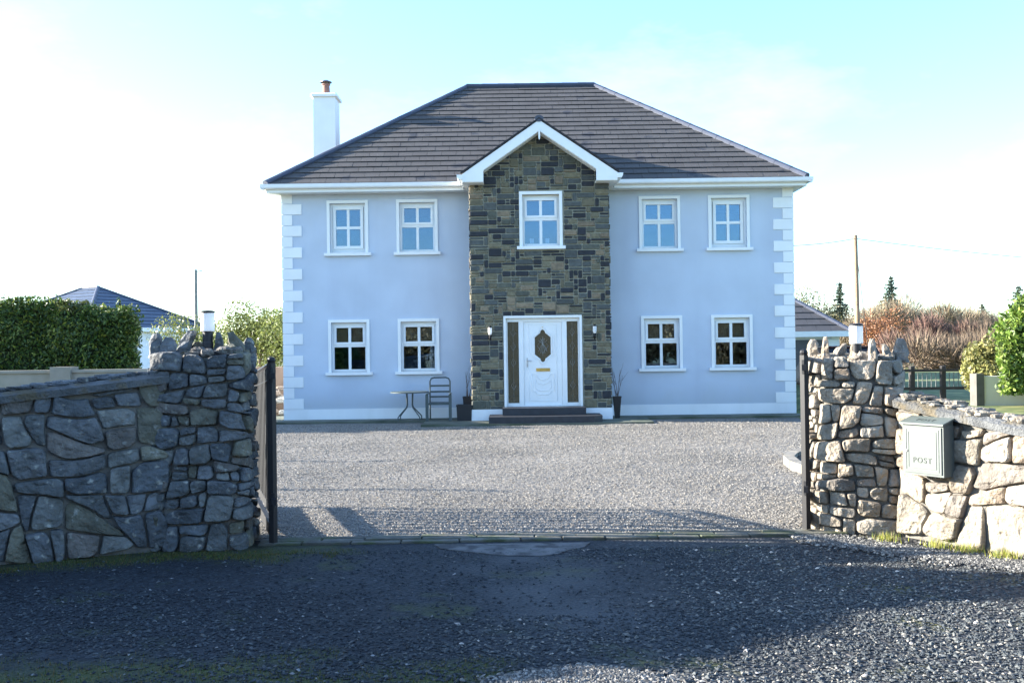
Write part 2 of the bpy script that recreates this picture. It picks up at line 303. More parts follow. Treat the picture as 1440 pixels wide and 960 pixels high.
x = rng.normal(.30, .24, n); y = 4.55 + rng.random(n) * (.42 - .3 * np.abs(x - .35)) + rng.normal(0, .03, n); k = (x > rng.normal(-.1, .1, n)) & (rng.random(n) < .9)
x2 = rng.uniform(2.3, 4.2, n); y2 = 8.25 - (x2 - 2.6) * 1.0 + rng.normal(0, .16, n) - .12
x = np.concatenate([x[k], x2]); y = np.concatenate([y[k], y2]); n = len(x)
stones('gravel', np.stack([x, y, zfo(x, y) + .0], -1), rng.uniform(.009, .019, n), cols_of(n, [(.05, .05, .05), (.11, .108, .10), (.24, .23, .21)], [.4, .38, .22]), gst, 'paler coarse chippings along the foot of the right wall and at the photo\'s lower edge')

# grass tufts and moss
def blades(pts, h, wd, cols, lean=.5):
    n = len(pts); a = rng.uniform(0, 6.28, n); L_ = rng.uniform(0, lean, n) * h; b = rng.uniform(0, 6.28, n)
    dx = np.cos(a) * wd; dy = np.sin(a) * wd; top = pts + np.stack([np.cos(b) * L_, np.sin(b) * L_, h], -1)
    V = np.stack([pts - np.stack([dx, dy, dx * 0], -1), pts + np.stack([dx, dy, dx * 0], -1), top], 1).reshape(-1, 3)
    return V, np.arange(3 * n).reshape(-1, 3), np.repeat(cols, 3, 0)
def grass(pts, hh, pal, label):
    n = len(pts); V, F, C = blades(pts, rng.uniform(.4, 1, n) * hh, .003 + 0 * hh, cols_of(n, pal, [1 / len(pal)] * len(pal)))
    tag(npmesh('grass', V, F, C, leafm), label, 'grass', kind='stuff')
n = 70000; x = rng.uniform(-4.6, .5, n); y = 4.5 + 3.6 * rng.random(n); k = rng.random(n) < moss(x, y) * .9; x, y = x[k], y[k]
x2 = rng.uniform(-4.2, -1.4, 6000); y2 = 7.95 - .42 * np.clip(-2.9 - x2, 0, 9) - np.abs(rng.normal(0, .18, 6000)); k = vn(x2 * 5, y2 * 5) > .5; x2, y2 = x2[k], y2[k]
x = np.concatenate([x, x2]); y = np.concatenate([y, y2])
grass(np.stack([x, y, zfo(x, y) - .02], -1), np.full(len(x), .035), [(.05, .085, .015), (.09, .10, .025), (.12, .09, .03)], 'short mossy grass growing through the chippings in the near foreground')
tx = np.concatenate([rng.normal(a, .05, 160) for a in (3.02, 3.32, 3.45, 3.62)]); ty = np.concatenate([rng.normal(a, .05, 160) for a in (8.1, 7.80, 7.62, 7.38)])
grass(np.stack([tx, ty, tx * 0], -1), np.full(len(tx), .09), [(.30, .32, .05), (.2, .25, .05), (.35, .3, .12)], 'pale tufts of grass at the foot of the right stone wall')

# stone sett threshold between the gate piers
tm = M('sett_stone', attr=True, rough=.8, var=.3, scale=9, bump=.6, bscale=40, col2=(.06, .07, .03), c2scale=3.5, c2lo=.5, c2hi=.6)
th = MB(); 
for row in range(3):
    xx = -2.2 + random.uniform(0, .2)
    while xx < 2.75:
        L_ = random.uniform(.34, .52); y0 = 8.27 + row * .10 + .1 * (xx + 2.2) / 5 + random.uniform(-.006, .006); zt = .014 + random.uniform(-.006, .007)
        th.bbox(xx, min(xx + L_ - .012, 2.8), y0, y0 + .088, -.05, zt, .006, jit((.085, .082, .065), .3)); xx += L_
tag(th.build('paved_threshold', tm), kind='structure')
cp = MB(); pts = [(-.66, 8.2), (-.6, 8.04), (-.45, 7.93), (-.22, 7.8), (-.05, 7.72), (.2, 7.7), (.33, 7.76), (.42, 7.9), (.56, 8.02), (.62, 8.2)]; cp.hprism(pts, -.05, .0015)
tag(cp.build('concrete_patch', M('worn_concrete', (.10, .10, .10), .85, var=.35, scale=9, bump=.6, bscale=40, col2=(.03, .03, .032), c2scale=5, c2lo=.48, c2hi=.6)), kind='structure')
# ================================================================ HOUSE  (root at the front-left corner of the footprint centre; local y runs inwards)
HX0, HX1, HY, HD = -5.13, 6.35, 22.4, 8.1
house = thing('detached_house', 'two-storey lilac house with white quoins, stone-clad central gable and dark tiled hip roof', 'house', (.61, HY, 0))
def hx(x): return x - .61
WINS = []   # (centre x, z0, type, wall y)
for cx in (-3.665, -2.10): WINS.append((cx, 1.12, 'A', 0))
for cx in (3.37, 4.95): WINS.append((cx, 1.11, 'A', 0))
WINS += [(-3.665, 3.80, 'B', 0), (-2.10, 3.80, 'A', 0), (3.36, 3.80, 'A', 0), (4.92, 3.80, 'B', 0)]
OW, OH = .80, 1.12
def wall_holes(mb, x0, x1, z0, z1, y0, y1, holes):
    xs = sorted({x0, x1} | {h[0] for h in holes} | {h[1] for h in holes}); zs = sorted({z0, z1} | {h[2] for h in holes} | {h[3] for h in holes})
    inh = lambda a, b: any(h[0] < a < h[1] and h[2] < b < h[3] for h in holes)
    for i in range(len(xs) - 1):
        for j in range(len(zs) - 1):
            a, b, c, d = xs[i], xs[i + 1], zs[j], zs[j + 1]
            if inh((a + b) / 2, (c + d) / 2): continue
            mb.add([(a, y0, c), (b, y0, c), (b, y0, d), (a, y0, d)], [(0, 1, 2, 3)]); mb.add([(a, y1, c), (b, y1, c), (b, y1, d), (a, y1, d)], [(3, 2, 1, 0)])
    for a, b, c, d in holes + [(x0, x1, z0, z1)]:
        mb.add([(a, y0, c), (b, y0, c), (b, y1, c), (a, y1, c), (a, y0, d), (b, y0, d), (b, y1, d), (a, y1, d)], [(0, 1, 2, 3), (4, 7, 6, 5), (0, 3, 7, 4), (1, 5, 6, 2)])
mb = MB(); HX = [hx(HX0), hx(HX1)]
holes = [(hx(c) - OW / 2, hx(c) + OW / 2, z, z + OH) for c, z, t, _ in WINS]
wall_holes(mb, HX[0], hx(-.85), .3, 5.2, 0, .3, [h for h in holes if h[1] < hx(-.9)])
wall_holes(mb, hx(2.1), HX[1], .3, 5.2, 0, .3, [h for h in holes if h[0] > hx(2.1)])
mb.box(HX[0], HX[0] + .3, .3, HD, .3, 5.2); mb.box(HX[1] - .3, HX[1], .3, HD, .3, 5.2); mb.box(HX[0] + .3, HX[1] - .3, HD - .3, HD, .3, 5.2)
mb.build('wall', render_m, house)
mb = MB(); mb.box(HX[0] - .02, hx(-.88), -.02, .28, -.02, .298); mb.box(HX[0] - .02, HX[0] + .28, .28, HD, -.02, .298); mb.build('plinth', whitep, house)
mb = MB(); mb.box(hx(2.13), HX[1] + .02, -.02, .28, -.02, .298); mb.box(HX[1] - .28, HX[1] + .02, .28, HD, -.02, .298); mb.build('plinth', whitep, house)
# interior rooms
im = M('interior_wall', (.60, .42, .25), .9, var=.1); fm = M('interior_floor', (.16, .10, .06), .6)
mb = MB(); mb.box(HX[0] + .3, HX[1] - .3, 4.0, 4.1, .3, 5.2); mb.box(hx(-1.0), hx(-.9), .3, 4, .3, 5.2).box(hx(2.2), hx(2.3), .3, 4, .3, 5.2)
mb.build('partition', im, house)
mb = MB(); mb.box(HX[0] + .3, HX[1] - .3, .3, 4, .3, .36).box(HX[0] + .3, HX[1] - .3, .3, 4, 2.75, 2.95).box(HX[0] + .3, HX[1] - .3, .3, 4, 5.1, 5.19)
mb.box(hx(-.55), hx(1.85), -.6, .3, .3, .352); mb.build('floor', fm, house)
# quoins
q = whitep
for side in (0, 1):
    z = .30
    for k in range(20):
        h = .243; wq = .43 if k % 2 == 0 else .22
        if z + h > 5.19: h = 5.16 - z
        if h < .1: break
        m = MB()
        if side == 0: m.box(HX[0] - .02, HX[0] + wq, -.02, .0, z + .006, z + h - .006); m.box(HX[0] - .02, HX[0], .001, .65 - wq, z + .006, z + h - .006)
        else: m.box(HX[1] - wq, HX[1] + .02, -.02, .0, z + .006, z + h - .006); m.box(HX[1], HX[1] + .02, .001, .65 - wq, z + .006, z + h - .006)
        m.build('quoin', q, house); z += h
# windows
blindm = M('roller_blind', (.50, .31, .14), .9, var=.05)
def window(cx, z0, typ, y, blind=None):
    f = MB(); a, b, c, d = -OW / 2, OW / 2, 0, OH
    # plaster band round the opening
    s_ = .065
    f.box(a - s_, a, -.03, .0, 0, d + s_).box(b, b + s_, -.03, .0, 0, d + s_).box(a, b, -.03, .0, d, d + s_)
    # outer frame
    F0, F1 = .09, .15; t = .05
    f.box(a, a + t, F0, F1, c, d).box(b - t, b, F0, F1, c, d).box(a + t, b - t, F0, F1, d - .07, d).box(a + t, b - t, F0, F1, c, c + t)
    panes = []
    if typ == 'A':
        zm = .60; f.box(a + t, b - t, F0 - .002, F1, zm - .025, zm + .025)
        g = .05; u0, u1, v0, v1 = a + t, b - t, zm + .025, d - .07      # top opening sash stands proud
        f.box(u0, u0 + g, F0 - .02, F1 - .01, v0, v1).box(u1 - g, u1, F0 - .02, F1 - .01, v0, v1).box(u0 + g, u1 - g, F0 - .02, F1 - .01, v1 - g, v1).box(u0 + g, u1 - g, F0 - .02, F1 - .01, v0, v0 + g)
        f.box(-.03, .03, F0 + .002, F1 - .01, v0 + g, v1 - g)
        f.box(-.03, .03, F0 + .004, F1 - .01, c + t + .012, zm - .037); f.box(u0, u1, F0 + .006, F1 - .01, c + t, c + t + .012).box(u0, u1, F0 + .006, F1 - .01, zm - .037, zm - .025)
        panes = [(u0 + g, -.03, v0 + g, v1 - g), (.03, u1 - g, v0 + g, v1 - g), (u0, -.03, c + t + .012, zm - .037), (.03, u1, c + t + .012, zm - .037)]
    else:
        g = .065; u0, u1, v0, v1 = a + t + .01, b - t - .01, c + t + .05, d - .07
        f.box(a + t, b - t, F0, F1, c + t, v0)
        f.box(u0, u0 + g, F0 - .02, F1 - .01, v0, v1).box(u1 - g, u1, F0 - .02, F1 - .01, v0, v1).box(u0 + g, u1 - g, F0 - .02, F1 - .01, v1 - g, v1).box(u0 + g, u1 - g, F0 - .02, F1 - .01, v0, v0 + g)
        zm = (v0 + v1) / 2; f.box(-.03, .03, F0 - .005, F1 - .01, v0 + g, v1 - g)
        f.box(u0 + g, -.03, F0 - .005, F1 - .01, zm - .03, zm + .03).box(.03, u1 - g, F0 - .005, F1 - .01, zm - .03, zm + .03)
        panes = [(u0 + g, -.03, v0 + g, zm - .03), (.03, u1 - g, v0 + g, zm - .03), (u0 + g, -.03, zm + .03, v1 - g), (.03, u1 - g, zm + .03, v1 - g)]
    f.box(-.17, .17, F0 - .012, F0, d - .045, d - .022)               # trickle vent
    o = f.build('window', white, house, loc=(hx(cx), y, z0))
    for p in panes: 
        m = MB(); m.box(p[0] - .004, p[1] + .004, F0 + .02 + random.uniform(0, .002), F0 + .03, p[2] - .004, p[3] + .004); m.build('pane', glassm, o)
    m = MB(); m.box(a - s_ - .06, b + s_ + .06, -.09, .1, -.065, .0); m.build('sill', whitep, o)
    if blind: m = MB(); m.box(a + .02, b - .02, .2, .205, d - blind, d); m.build('blind', blindm, o)
    return o
for i, (cx, z, t, y) in enumerate(WINS): window(cx, z, t, y, blind=(.55 if i < 4 else None))
pw = window(.66, 3.80, 'A', -.9, None)
for x in (-.24, -.05, .1): m = MB(); m.box(x, x + .085, .17, .19, .085, .19); m.build('card', M('white_card', (.85, .85, .82), .7), pw)

# ---- stone clad gable
PX0, PX1, PY = hx(-.87), hx(2.12), -.9
gm = MB(); 
door_h = (hx(-.19), hx(1.52), .30, 2.31); win_h = (hx(.66) - OW / 2, hx(.66) + OW / 2, 3.80, 4.92)
wall_holes(gm, PX0, PX1, .3, 5.3, PY, PY + .3, [door_h, win_h])
gm.prism([(PX0, 5.3), (PX1, 5.3), (hx(.64), 6.32)], PY, PY + .3)
gm.box(PX0, PX0 + .3, PY + .3, .3, .3, 5.3).box(PX1 - .3, PX1, PY + .3, .3, .3, 5.3)
gable = gm.build('stone_gable', mortar, house)
PAL = [((.018, .021, .028), .28), ((.14, .125, .08), .26), ((.065, .073, .070), .24), ((.19, .15, .10), .12), ((.08, .085, .066), .12)]
def pick():
    r_ = random.random(); 
    for c, w_ in PAL:
        r_ -= w_
        if r_ < 0: return jit(c, .2)
    return PAL[1][0]
def cladding(mb, W, H, place, holes, tri=None):
    cw, chh = .095, .062; nx = int(round(W / cw)); ny = int(H / chh); cw = W / nx; used = np.zeros((nx, ny), bool)
    inh = lambda i, j: any(h[0] < (i + .5) * cw < h[1] and h[2] < (j + .5) * chh < h[3] for h in holes)
    for j in range(ny):
        for i in range(nx):
            if inh(i, j): used[i, j] = True
    for j in range(ny):
        for i in range(nx):
            if used[i, j]: continue
            w_, h_ = random.choice([(1, 1), (2, 1), (3, 1), (4, 1), (2, 2), (3, 2), (3, 2), (4, 2), (1, 2), (2, 2), (1, 3), (3, 3), (4, 2), (3, 1)])
            while w_ > 1 and (i + w_ > nx or used[i:i + w_, j].any()): w_ -= 1
            while h_ > 1 and (j + h_ > ny or used[i:i + w_, j:j + h_].any()): h_ -= 1
            used[i:i + w_, j:j + h_] = True
            g = .010; x0, x1, z0, z1 = i * cw + g, (i + w_) * cw - g, j * chh + g, (j + h_) * chh - g
            if i == 0: x0 = 0 - random.uniform(0, .012)
            if i + w_ == nx: x1 = W + random.uniform(0, .012)
            cf = lambda: random.uniform(.006, .018)
            r0, r1, r2, r3 = cf(), cf(), cf(), cf()
            P_ = [(x0 + r0, z0), (x1 - r1, z0), (x1, z0 + r1 * .7), (x1, z1 - r2 * .7), (x1 - r2, z1), (x0 + r3, z1), (x0, z1 - r3 * .7), (x0, z0 + r0 * .7)]
            if tri:
                for nxx, nyy, d in tri: P_ = clip(P_, nxx, nyy, d)
                if len(P_) < 3 or area(P_) < .002: continue
            hh = random.uniform(.012, .035); cx = sum(p[0] for p in P_) / len(P_); cz = sum(p[1] for p in P_) / len(P_)
            n = len(P_); ins = [(p[0] + (cx - p[0]) * min(.25, .01 / max(.02, abs(p[0] - cx) + .001)), p[1] + (cz - p[1]) * min(.3, .01 / max(.02, abs(p[1] - cz) + .001))) for p in P_]
            vs = [place(p[0], p[1], 0) for p in P_] + [place(p[0], p[1], hh * .7) for p in P_] + [place(p[0], p[1], hh + random.uniform(0, .004)) for p in ins]
            fs = [(k, (k + 1) % n, n + (k + 1) % n, n + k) for k in range(n)] + [(n + k, n + (k + 1) % n, 2 * n + (k + 1) % n, 2 * n + k) for k in range(n)] + [tuple(range(2 * n, 3 * n))]
            mb.add(vs, fs, pick())
cm = MB(); Wp = PX1 - PX0; bz = .3; sl_ = (6.30 - 5.28) / (hx(.64) - PX0); nn = math.hypot(1, sl_)
band = .07
hl = [(door_h[0] - PX0 - .0, door_h[1] - PX0 + .0, -1, door_h[3] - bz + .0), (win_h[0] - PX0 - band, win_h[1] - PX0 + band, win_h[2] - bz - .06, win_h[3] - bz + band)]
cladding(cm, Wp, 6.1, lambda u, v, h: (PX0 + u, PY - h, bz + v), hl, tri=[(-sl_ / nn, 1 / nn, (5.28 - bz) / nn), (sl_ / nn, 1 / nn, (5.28 - bz + sl_ * Wp) / nn)])
cladding(cm, .9, 4.95, lambda u, v, h: (PX0 - h, -u, bz + v), [])
cladding(cm, .9, 4.95, lambda u, v, h: (PX1 + h, PY + u, bz + v), [])
cm.build('stone_cladding', stone_a, house)
m = MB(); m.box(PX0 - .03, hx(-.22), PY - .03, PY + .2, -.02, .297).box(PX0 - .03, PX0 + .1, PY + .2, -.021, -.02, .297); m.build('plinth', whitep, house)
m = MB(); m.box(hx(1.55), PX1 + .03, PY - .03, PY + .2, -.02, .297).box(PX1 - .1, PX1 + .03, PY + .2, -.021, -.02, .297); m.build('plinth', whitep, house)

# ---- door set
DX, DZ = hx(.665), .345
fr = MB(); Wd, Hd = 1.69, 1.96; a, b = -Wd / 2, Wd / 2
fr.box(a, a + .05, -.05, .0, 0, Hd).box(b - .05, b, -.05, .0, 0, Hd).box(a + .05, b - .05, -.05, .0, Hd - .05, Hd)      # white band on the stone
for x0, x1 in ((a + .03, a + .085), (a + .325, a + .43), (b - .43, b - .325), (b - .085, b - .03)): fr.box(x0, x1, .04, .12, .0, Hd - .05)
fr.box(a + .03, b - .03, .035, .12, Hd - .13, Hd - .048); fr.box(a + .085, a + .325, .041, .12, .0, .075).box(b - .325, b - .085, .041, .12, .0, .075); fr.box(a + .43, b - .43, .03, .12, 0, .03)
door_f = fr.build('door_frame', white, house, loc=(DX, PY, DZ))
pat = glass('leaded_glass', (.74, .66, .50), .05, .15, milky=.5)
for s_ in (-1, 1):
    m = MB(); x0, x1 = (a + .085, a + .325) if s_ < 0 else (b - .325, b - .085); m.box(x0 - .003, x1 + .003, .07, .08, .07, Hd - .125); o = m.build('sidelight', pat, door_f)
    m = MB(); xc = (x0 + x1) / 2
    for zc in (.45, .95, 1.3, 1.6): m.tube([(xc - .05, .066, zc), (xc, .066, zc + .09), (xc + .05, .066, zc), (xc, .066, zc - .09)], .003, 5, closed=True)
    m.tube([(xc, .066, .1), (xc, .066, 1.8)], .002, 5); m.build('leading', M('lead_came', (.3, .3, .3), .4, metal=.8), o)
dl = MB(); d0, d1 = -.412, .412
# door leaf with shaped glazed opening: leaf polygon ring
def lobed(w_, h_, lw, lh, n=8):
    P_ = []
    hw, hh = w_ / 2, h_ / 2; body = hh - lh; ch = .09
    for k in range(n + 1): t = math.pi * k / n; P_.append((math.cos(t) * lw, body + math.sin(t) * lh))
    P_ = [(hw, body - ch)] + [(lw + .02, body - .01)] + P_ + [(-lw - .02, body - .01), (-hw, body - ch)]
    low = [(x, -z) for x, z in reversed(P_)]
    return P_ + low
zc = 1.305
in_ = [(x, z + zc) for x, z in lobed(.345, .70, .055, .075)]
n = len(in_)
def outer_for(p):
    x, z = p[0], p[1] - zc; k = min((.412) / max(1e-6, abs(x)), (.52) / max(1e-6, abs(z))); return (x * k, z * k + zc)
out_ = [outer_for(p) for p in in_]
y0, y1 = .06, .1
dl.add([(x, y0, z) for x, z in in_] + [(x, y0, z) for x, z in out_] + [(x, y1, z) for x, z in in_], [(i, (i + 1) % n, n + (i + 1) % n, n + i) for i in range(n)] + [(i, 2 * n + i, 2 * n + (i + 1) % n, (i + 1) % n) for i in range(n)])
z_lo, z_hi = zc - .52, zc + .52
# corner fillers of the ring
for sx in (-1, 1):
    for sz in (-1, 1):
        cs = [p for p in out_ if p[0] * sx > 0 and (p[1] - zc) * sz > 0]
        A_ = [p for p in cs if abs(abs(p[0]) - .412) < 1e-6]; B_ = [p for p in cs if abs(abs(p[1] - zc) - .52) < 1e-6]
        if A_ and B_:
            pa = max(A_, key=lambda p: abs(p[1] - zc)); pb = max(B_, key=lambda p: abs(p[0])); dl.add([(pa[0], y0, pa[1]), (pb[0], y0, pb[1]), (sx * .412, y0, zc + sz * .52)], [(0, 1, 2)])
dl.box(d0, d1, y0, y1, .03, z_lo).box(d0, d1, y0, y1, z_hi, Hd - .13)
door = dl.build('door', white, house, loc=(DX, PY, DZ))
mo = MB()
def ol(pts, r=.009): mo.tube([(x, y0, z) for x, z in pts], r, 6, closed=True)
ol([(-.30, .12), (.30, .12), (.30, Hd - .2), (-.30, Hd - .2)], .007)
ol([(x * 1.16, (z - zc) * 1.08 + zc) for x, z in in_], .013)
ol([(x * 1.5, (z - zc) * 1.17 + zc) for x, z in in_], .006)
ol([(-.24, .70), (-.17, .70), (-.10, .60), (0, .56), (.10, .60), (.17, .70), (.24, .70), (.24, .33), (.17, .32), (.12, .25), (-.12, .25), (-.17, .32), (-.24, .33)], .009)
ol([(-.17, .58), (-.1, .5), (0, .47), (.1, .5), (.17, .58), (.17, .40), (.11, .34), (-.11, .34), (-.17, .40)], .008)
mo.build('moulding', white, door, smooth=True)
m = MB(); m.prism([(x * .995, (z - zc) * .995 + zc) for x, z in in_], y0 + .02, y0 + .028); gl = m.build('door_glass', pat, door)
m = MB()
for k in range(5): m.tube([(-.09 + .045 * k, y0 + .016, zc - .2 + .04 * abs(k - 2)), (0 + .02 * (k - 2), y0 + .016, zc), (.09 - .045 * k, y0 + .016, zc + .2 - .04 * abs(k - 2))], .004, 5)
m.tube([(-.12, y0 + .016, zc), (0, y0 + .016, zc + .16), (.12, y0 + .016, zc), (0, y0 + .016, zc - .16)], .004, 5, closed=True)
m.build('leading', MATS['lead_came'], gl)
m = MB(); m.box(-.15, .15, y0 - .012, y0, .755, .825); m.box(-.11, .11, y0 - .02, y0 - .012, .775, .805, (.5, .3, .05)); m.build('letter_plate', M('brass', (.62, .40, .12), .35, metal=.6), door)
m = MB(); m.box(-.352, -.328, y0 - .01, y0, .85, 1.05); m.tube([(-.34, y0 - .01, .99), (-.34, y0 - .05, .99), (-.24, y0 - .05, .985)], .009, 8); m.tube([(-.34, y0 - .018, .89), (-.34, y0, .89)], .012, 8)
m.build('handle', M('steel', (.6, .6, .6), .3, metal=.9), door)
m = MB(); m.tube([(0, y0 - .008, 1.71), (0, y0, 1.71)], .011, 8); m.build('spyhole', MATS['brass'], door)
m = MB(); m.hprism([(hx(-.22), -1.45), (hx(1.54), -1.45), (hx(1.54), -.86), (hx(-.22), -.86)], .195, .345)
m.hprism([(hx(-.5), -1.85), (hx(1.68), -1.85), (hx(1.86), -1.7), (hx(1.86), -.94), (hx(-.5), -.94)], .0, .19); m.build('doorstep', slate, house)

# ---- roof
def roof_face(mb, O, U, Vd, poly, base, cr=.262, tw=.335, th=.012):
    O, U, Vd = Vector(O), Vector(U).normalized(), Vector(Vd).normalized(); N_ = U.cross(Vd).normalized()
    if N_.z < 0: N_ = -N_
    vmax = max(p[1] for p in poly); umin = min(p[0] for p in poly); umax = max(p[0] for p in poly); j = 0; v = min(p[1] for p in poly)
    while v < vmax - .01:
        u = umin - tw * (.5 if j % 2 else 0) - .02
        while u < umax:
            g = .003; P_ = [(u + g, v), (u + tw - g, v), (u + tw - g, v + cr + .04), (u + g, v + cr + .04)]
            n_ = len(poly)
            for i in range(n_):
                p, q_ = poly[i], poly[(i + 1) % n_]; dx, dy = q_[0] - p[0], q_[1] - p[1]; l = math.hypot(dx, dy); nx_, ny_ = dy / l, -dx / l
                P_ = clip(P_, nx_, ny_, nx_ * p[0] + ny_ * p[1])
                if len(P_) < 3: break
            u += tw
            if len(P_) < 3 or area(P_) < .001: continue
            tl = random.uniform(-.0008, .0014)
            def at(p, lo): return O + U * p[0] + Vd * p[1] + N_ * ((th + .012 + tl) * (1 - (p[1] - v) / (cr + .04)) + .006 + tl + (0 if lo else .0))
            top = [at(p, 0) for p in P_]; bot = [t - N_ * (th) for t in top]; k = len(P_)
            mb.add(top + bot, [tuple(range(k))] + [(i, k + i, k + (i + 1) % k, (i + 1) % k) for i in range(k)], jit(base, .07))
        v += cr; j += 1
RB = (.080, .075, .073)
EX0, EX1, EY0, EY1, EZ = hx(-5.41), hx(6.58), -.38, HD + .38, 5.30
hy = (EY0 + EY1) / 2; run = hy - EY0; RZ = 8.56; rise = RZ - EZ; slen = math.hypot(run, rise); RX0, RX1 = hx(-1.11), hx(2.27); runx = RX0 - EX0; slx = math.hypot(runx, rise)
rf = MB(); 
roof_face(rf, (EX0, EY0, EZ), (1, 0, 0), (0, run, rise), [(0, 0), (EX1 - EX0, 0), (RX1 - EX0, slen), (RX0 - EX0, slen)], RB)
roof_face(rf, (EX1, EY1, EZ), (-1, 0, 0), (0, -run, rise), [(0, 0), (EX1 - EX0, 0), (RX1 - EX0, slen), (RX0 - EX0, slen)], RB)
roof_face(rf, (EX0, EY1, EZ), (0, -1, 0), (runx, 0, rise), [(0, 0), (EY1 - EY0, 0), (run, slx)], RB)
roof_face(rf, (EX1, EY0, EZ), (0, 1, 0), (-(EX1 - RX1), 0, rise), [(0, 0), (EY1 - EY0, 0), (run, math.hypot(EX1 - RX1, rise))], RB)
rf.add([(EX0, EY0, EZ - .02), (EX1, EY0, EZ - .02), (EX1, EY1, EZ - .02), (EX0, EY1, EZ - .02), (RX0, hy, RZ - .02), (RX1, hy, RZ - .02)], [(0, 1, 5, 4), (1, 2, 5), (2, 3, 4, 5), (3, 0, 4)], (.03, .03, .03))
roof = rf.build('roof', roofm, house)
def caps(mb, A_, B_, r=.105, seg=.42):
    A_, B_ = Vector(A_), Vector(B_); L_ = (B_ - A_).length; n_ = max(1, int(L_ / seg)); d = (B_ - A_) / n_
    for i in range(n_): mb.tube([A_ + d * i - d * .02, A_ + d * (i + 1) + d * .04], [r * 1.06, r], 10, squash=.75)
cpm = MB()
caps(cpm, (RX0, hy, RZ + .01), (RX1, hy, RZ + .01))
for x, rx in ((EX0, RX0), (EX1, RX1)):
    for yy in (EY0, EY1): caps(cpm, (x, yy, EZ + .03), (rx, hy, RZ + .01), .09)
cpm.build('ridge_cap', ridgem, roof, smooth=False)
# gable roof
GX, GZ, GY = hx(.64), 6.44, -1.27; gx = 1.68; gr_ = 1.15; gl_ = math.hypot(gx, gr_)
gy_r = EY0 + (GZ - EZ) / rise * run
g2 = MB()
roof_face(g2, (GX - gx, GY, GZ - gr_ + .02), (0, 1, 0), (gx, 0, gr_), [(0, 0), (EY0 - GY + .02, 0), (gy_r - GY, gl_), (0, gl_)], RB)
roof_face(g2, (GX + gx, GY, GZ - gr_ + .02), (0, 1, 0), (-gx, 0, gr_), [(0, 0), (EY0 - GY + .02, 0), (gy_r - GY, gl_), (0, gl_)], RB)
for s_ in (-1, 1): g2.prism([(GX + s_ * gx, GZ - gr_ + .03), (GX, GZ + .03), (GX, GZ + .065), (GX + s_ * (gx + .01), GZ - gr_ + .065)], GY - .02, GY + .05, (.03, .03, .035))
g_o = g2.build('gable_roof', roofm, house)
m = MB(); caps(m, (GX, GY - .01, GZ + .04), (GX, gy_r, GZ + .04), .09); m.build('ridge_cap', ridgem, g_o)
for s_ in (-1, 1):
    m = MB(); X = lambda d: GX + s_ * d
    P_ = [(X(1.66), 5.31), (X(1.65), 5.15), (X(1.20), 5.15), (X(1.20), 5.40), (X(0), 6.22), (X(0), GZ + .01)]
    if s_ > 0: P_ = P_[::-1]
    m.prism(P_, GY, GY + .03); m.box(min(X(1.65), X(1.2)), max(X(1.65), X(1.2)), GY + .031, -.34, 5.14, 5.17)
    m.prism([(X(1.64), 5.17), (X(1.64), 5.30), (X(1.60), 5.33), (X(1.60), 5.17)][::(1 if s_ < 0 else -1)], GY + .031, -.3)
    m.prism([(X(1.2), 5.39), (X(0), 6.21), (X(0), 6.24), (X(1.2), 5.42)][::(1 if s_ < 0 else -1)], GY + .031, PY - .036)
    m.build('bargeboard', white, house)
    m = MB(); gxx = X(1.70)
    m.prism([(gxx - s_ * .05, 5.20), (gxx + s_ * .03, 5.20), (gxx + s_ * .06, 5.235), (gxx + s_ * .07, 5.30), (gxx - s_ * .05, 5.30)][::(1 if s_ < 0 else -1)], GY - .03, EY0 - .08); m.build('gutter', white, house)
m = MB(); m.prism([(GX - .018, 6.28), (GX + .018, 6.28), (GX + .018, 6.06), (GX, 6.02), (GX - .018, 6.06)], GY - .02, GY - .002); m.build('finial', white, house)
# fascia, soffit, gutter
fa = MB(); 
fa.box(EX0 + .02, hx(-1.03), EY0 + .0, EY0 + .03, 5.12, 5.29).box(hx(2.31), EX1 - .02, EY0, EY0 + .03, 5.12, 5.29)
fa.box(EX0, EX0 + .03, EY0 + .031, EY1, 5.12, 5.29).box(EX1 - .03, EX1, EY0 + .031, EY1, 5.12, 5.29)
fa.box(EX0 + .03, EX1 - .03, EY0 + .031, .0 - .002, 5.125, 5.145); fa.box(EX0 + .03, HX[0] - .002, .0, EY1, 5.125, 5.145).box(HX[1] + .002, EX1 - .03, .0, EY1, 5.125, 5.145)
fa.build('fascia', white, house)
gu = MB(); prof = [(-.11, 5.225), (-.10, 5.205), (-.075, 5.19), (-.002, 5.19), (-.002, 5.285), (-.012, 5.285), (-.012, 5.21), (-.09, 5.215), (-.10, 5.295), (-.115, 5.295)]
def gutter_run(mb, x0, x1):
    n_ = len(prof); mb.add([(x0, EY0 + p[0], p[1]) for p in prof] + [(x1, EY0 + p[0], p[1]) for p in prof], [tuple(range(n_)), tuple(range(2 * n_ - 1, n_ - 1, -1))] + [(i, n_ + i, n_ + (i + 1) % n_, (i + 1) % n_) for i in range(n_)])
for s_, x in ((-1, EX0), (1, EX1)):
    gu = MB(); gutter_run(gu, *((EX0 - .1, hx(-1.06)) if s_ < 0 else (hx(2.34), EX1 + .1)))
    n_ = len(prof); gu.add([(x - s_ * p[0], EY0 - .1, p[1]) for p in prof] + [(x - s_ * p[0], EY1, p[1]) for p in prof], [tuple(range(n_)), tuple(range(2 * n_ - 1, n_ - 1, -1))] + [(i, n_ + i, n_ + (i + 1) % n_, (i + 1) % n_) for i in range(n_)])
    gu.build('gutter', whitep, house)
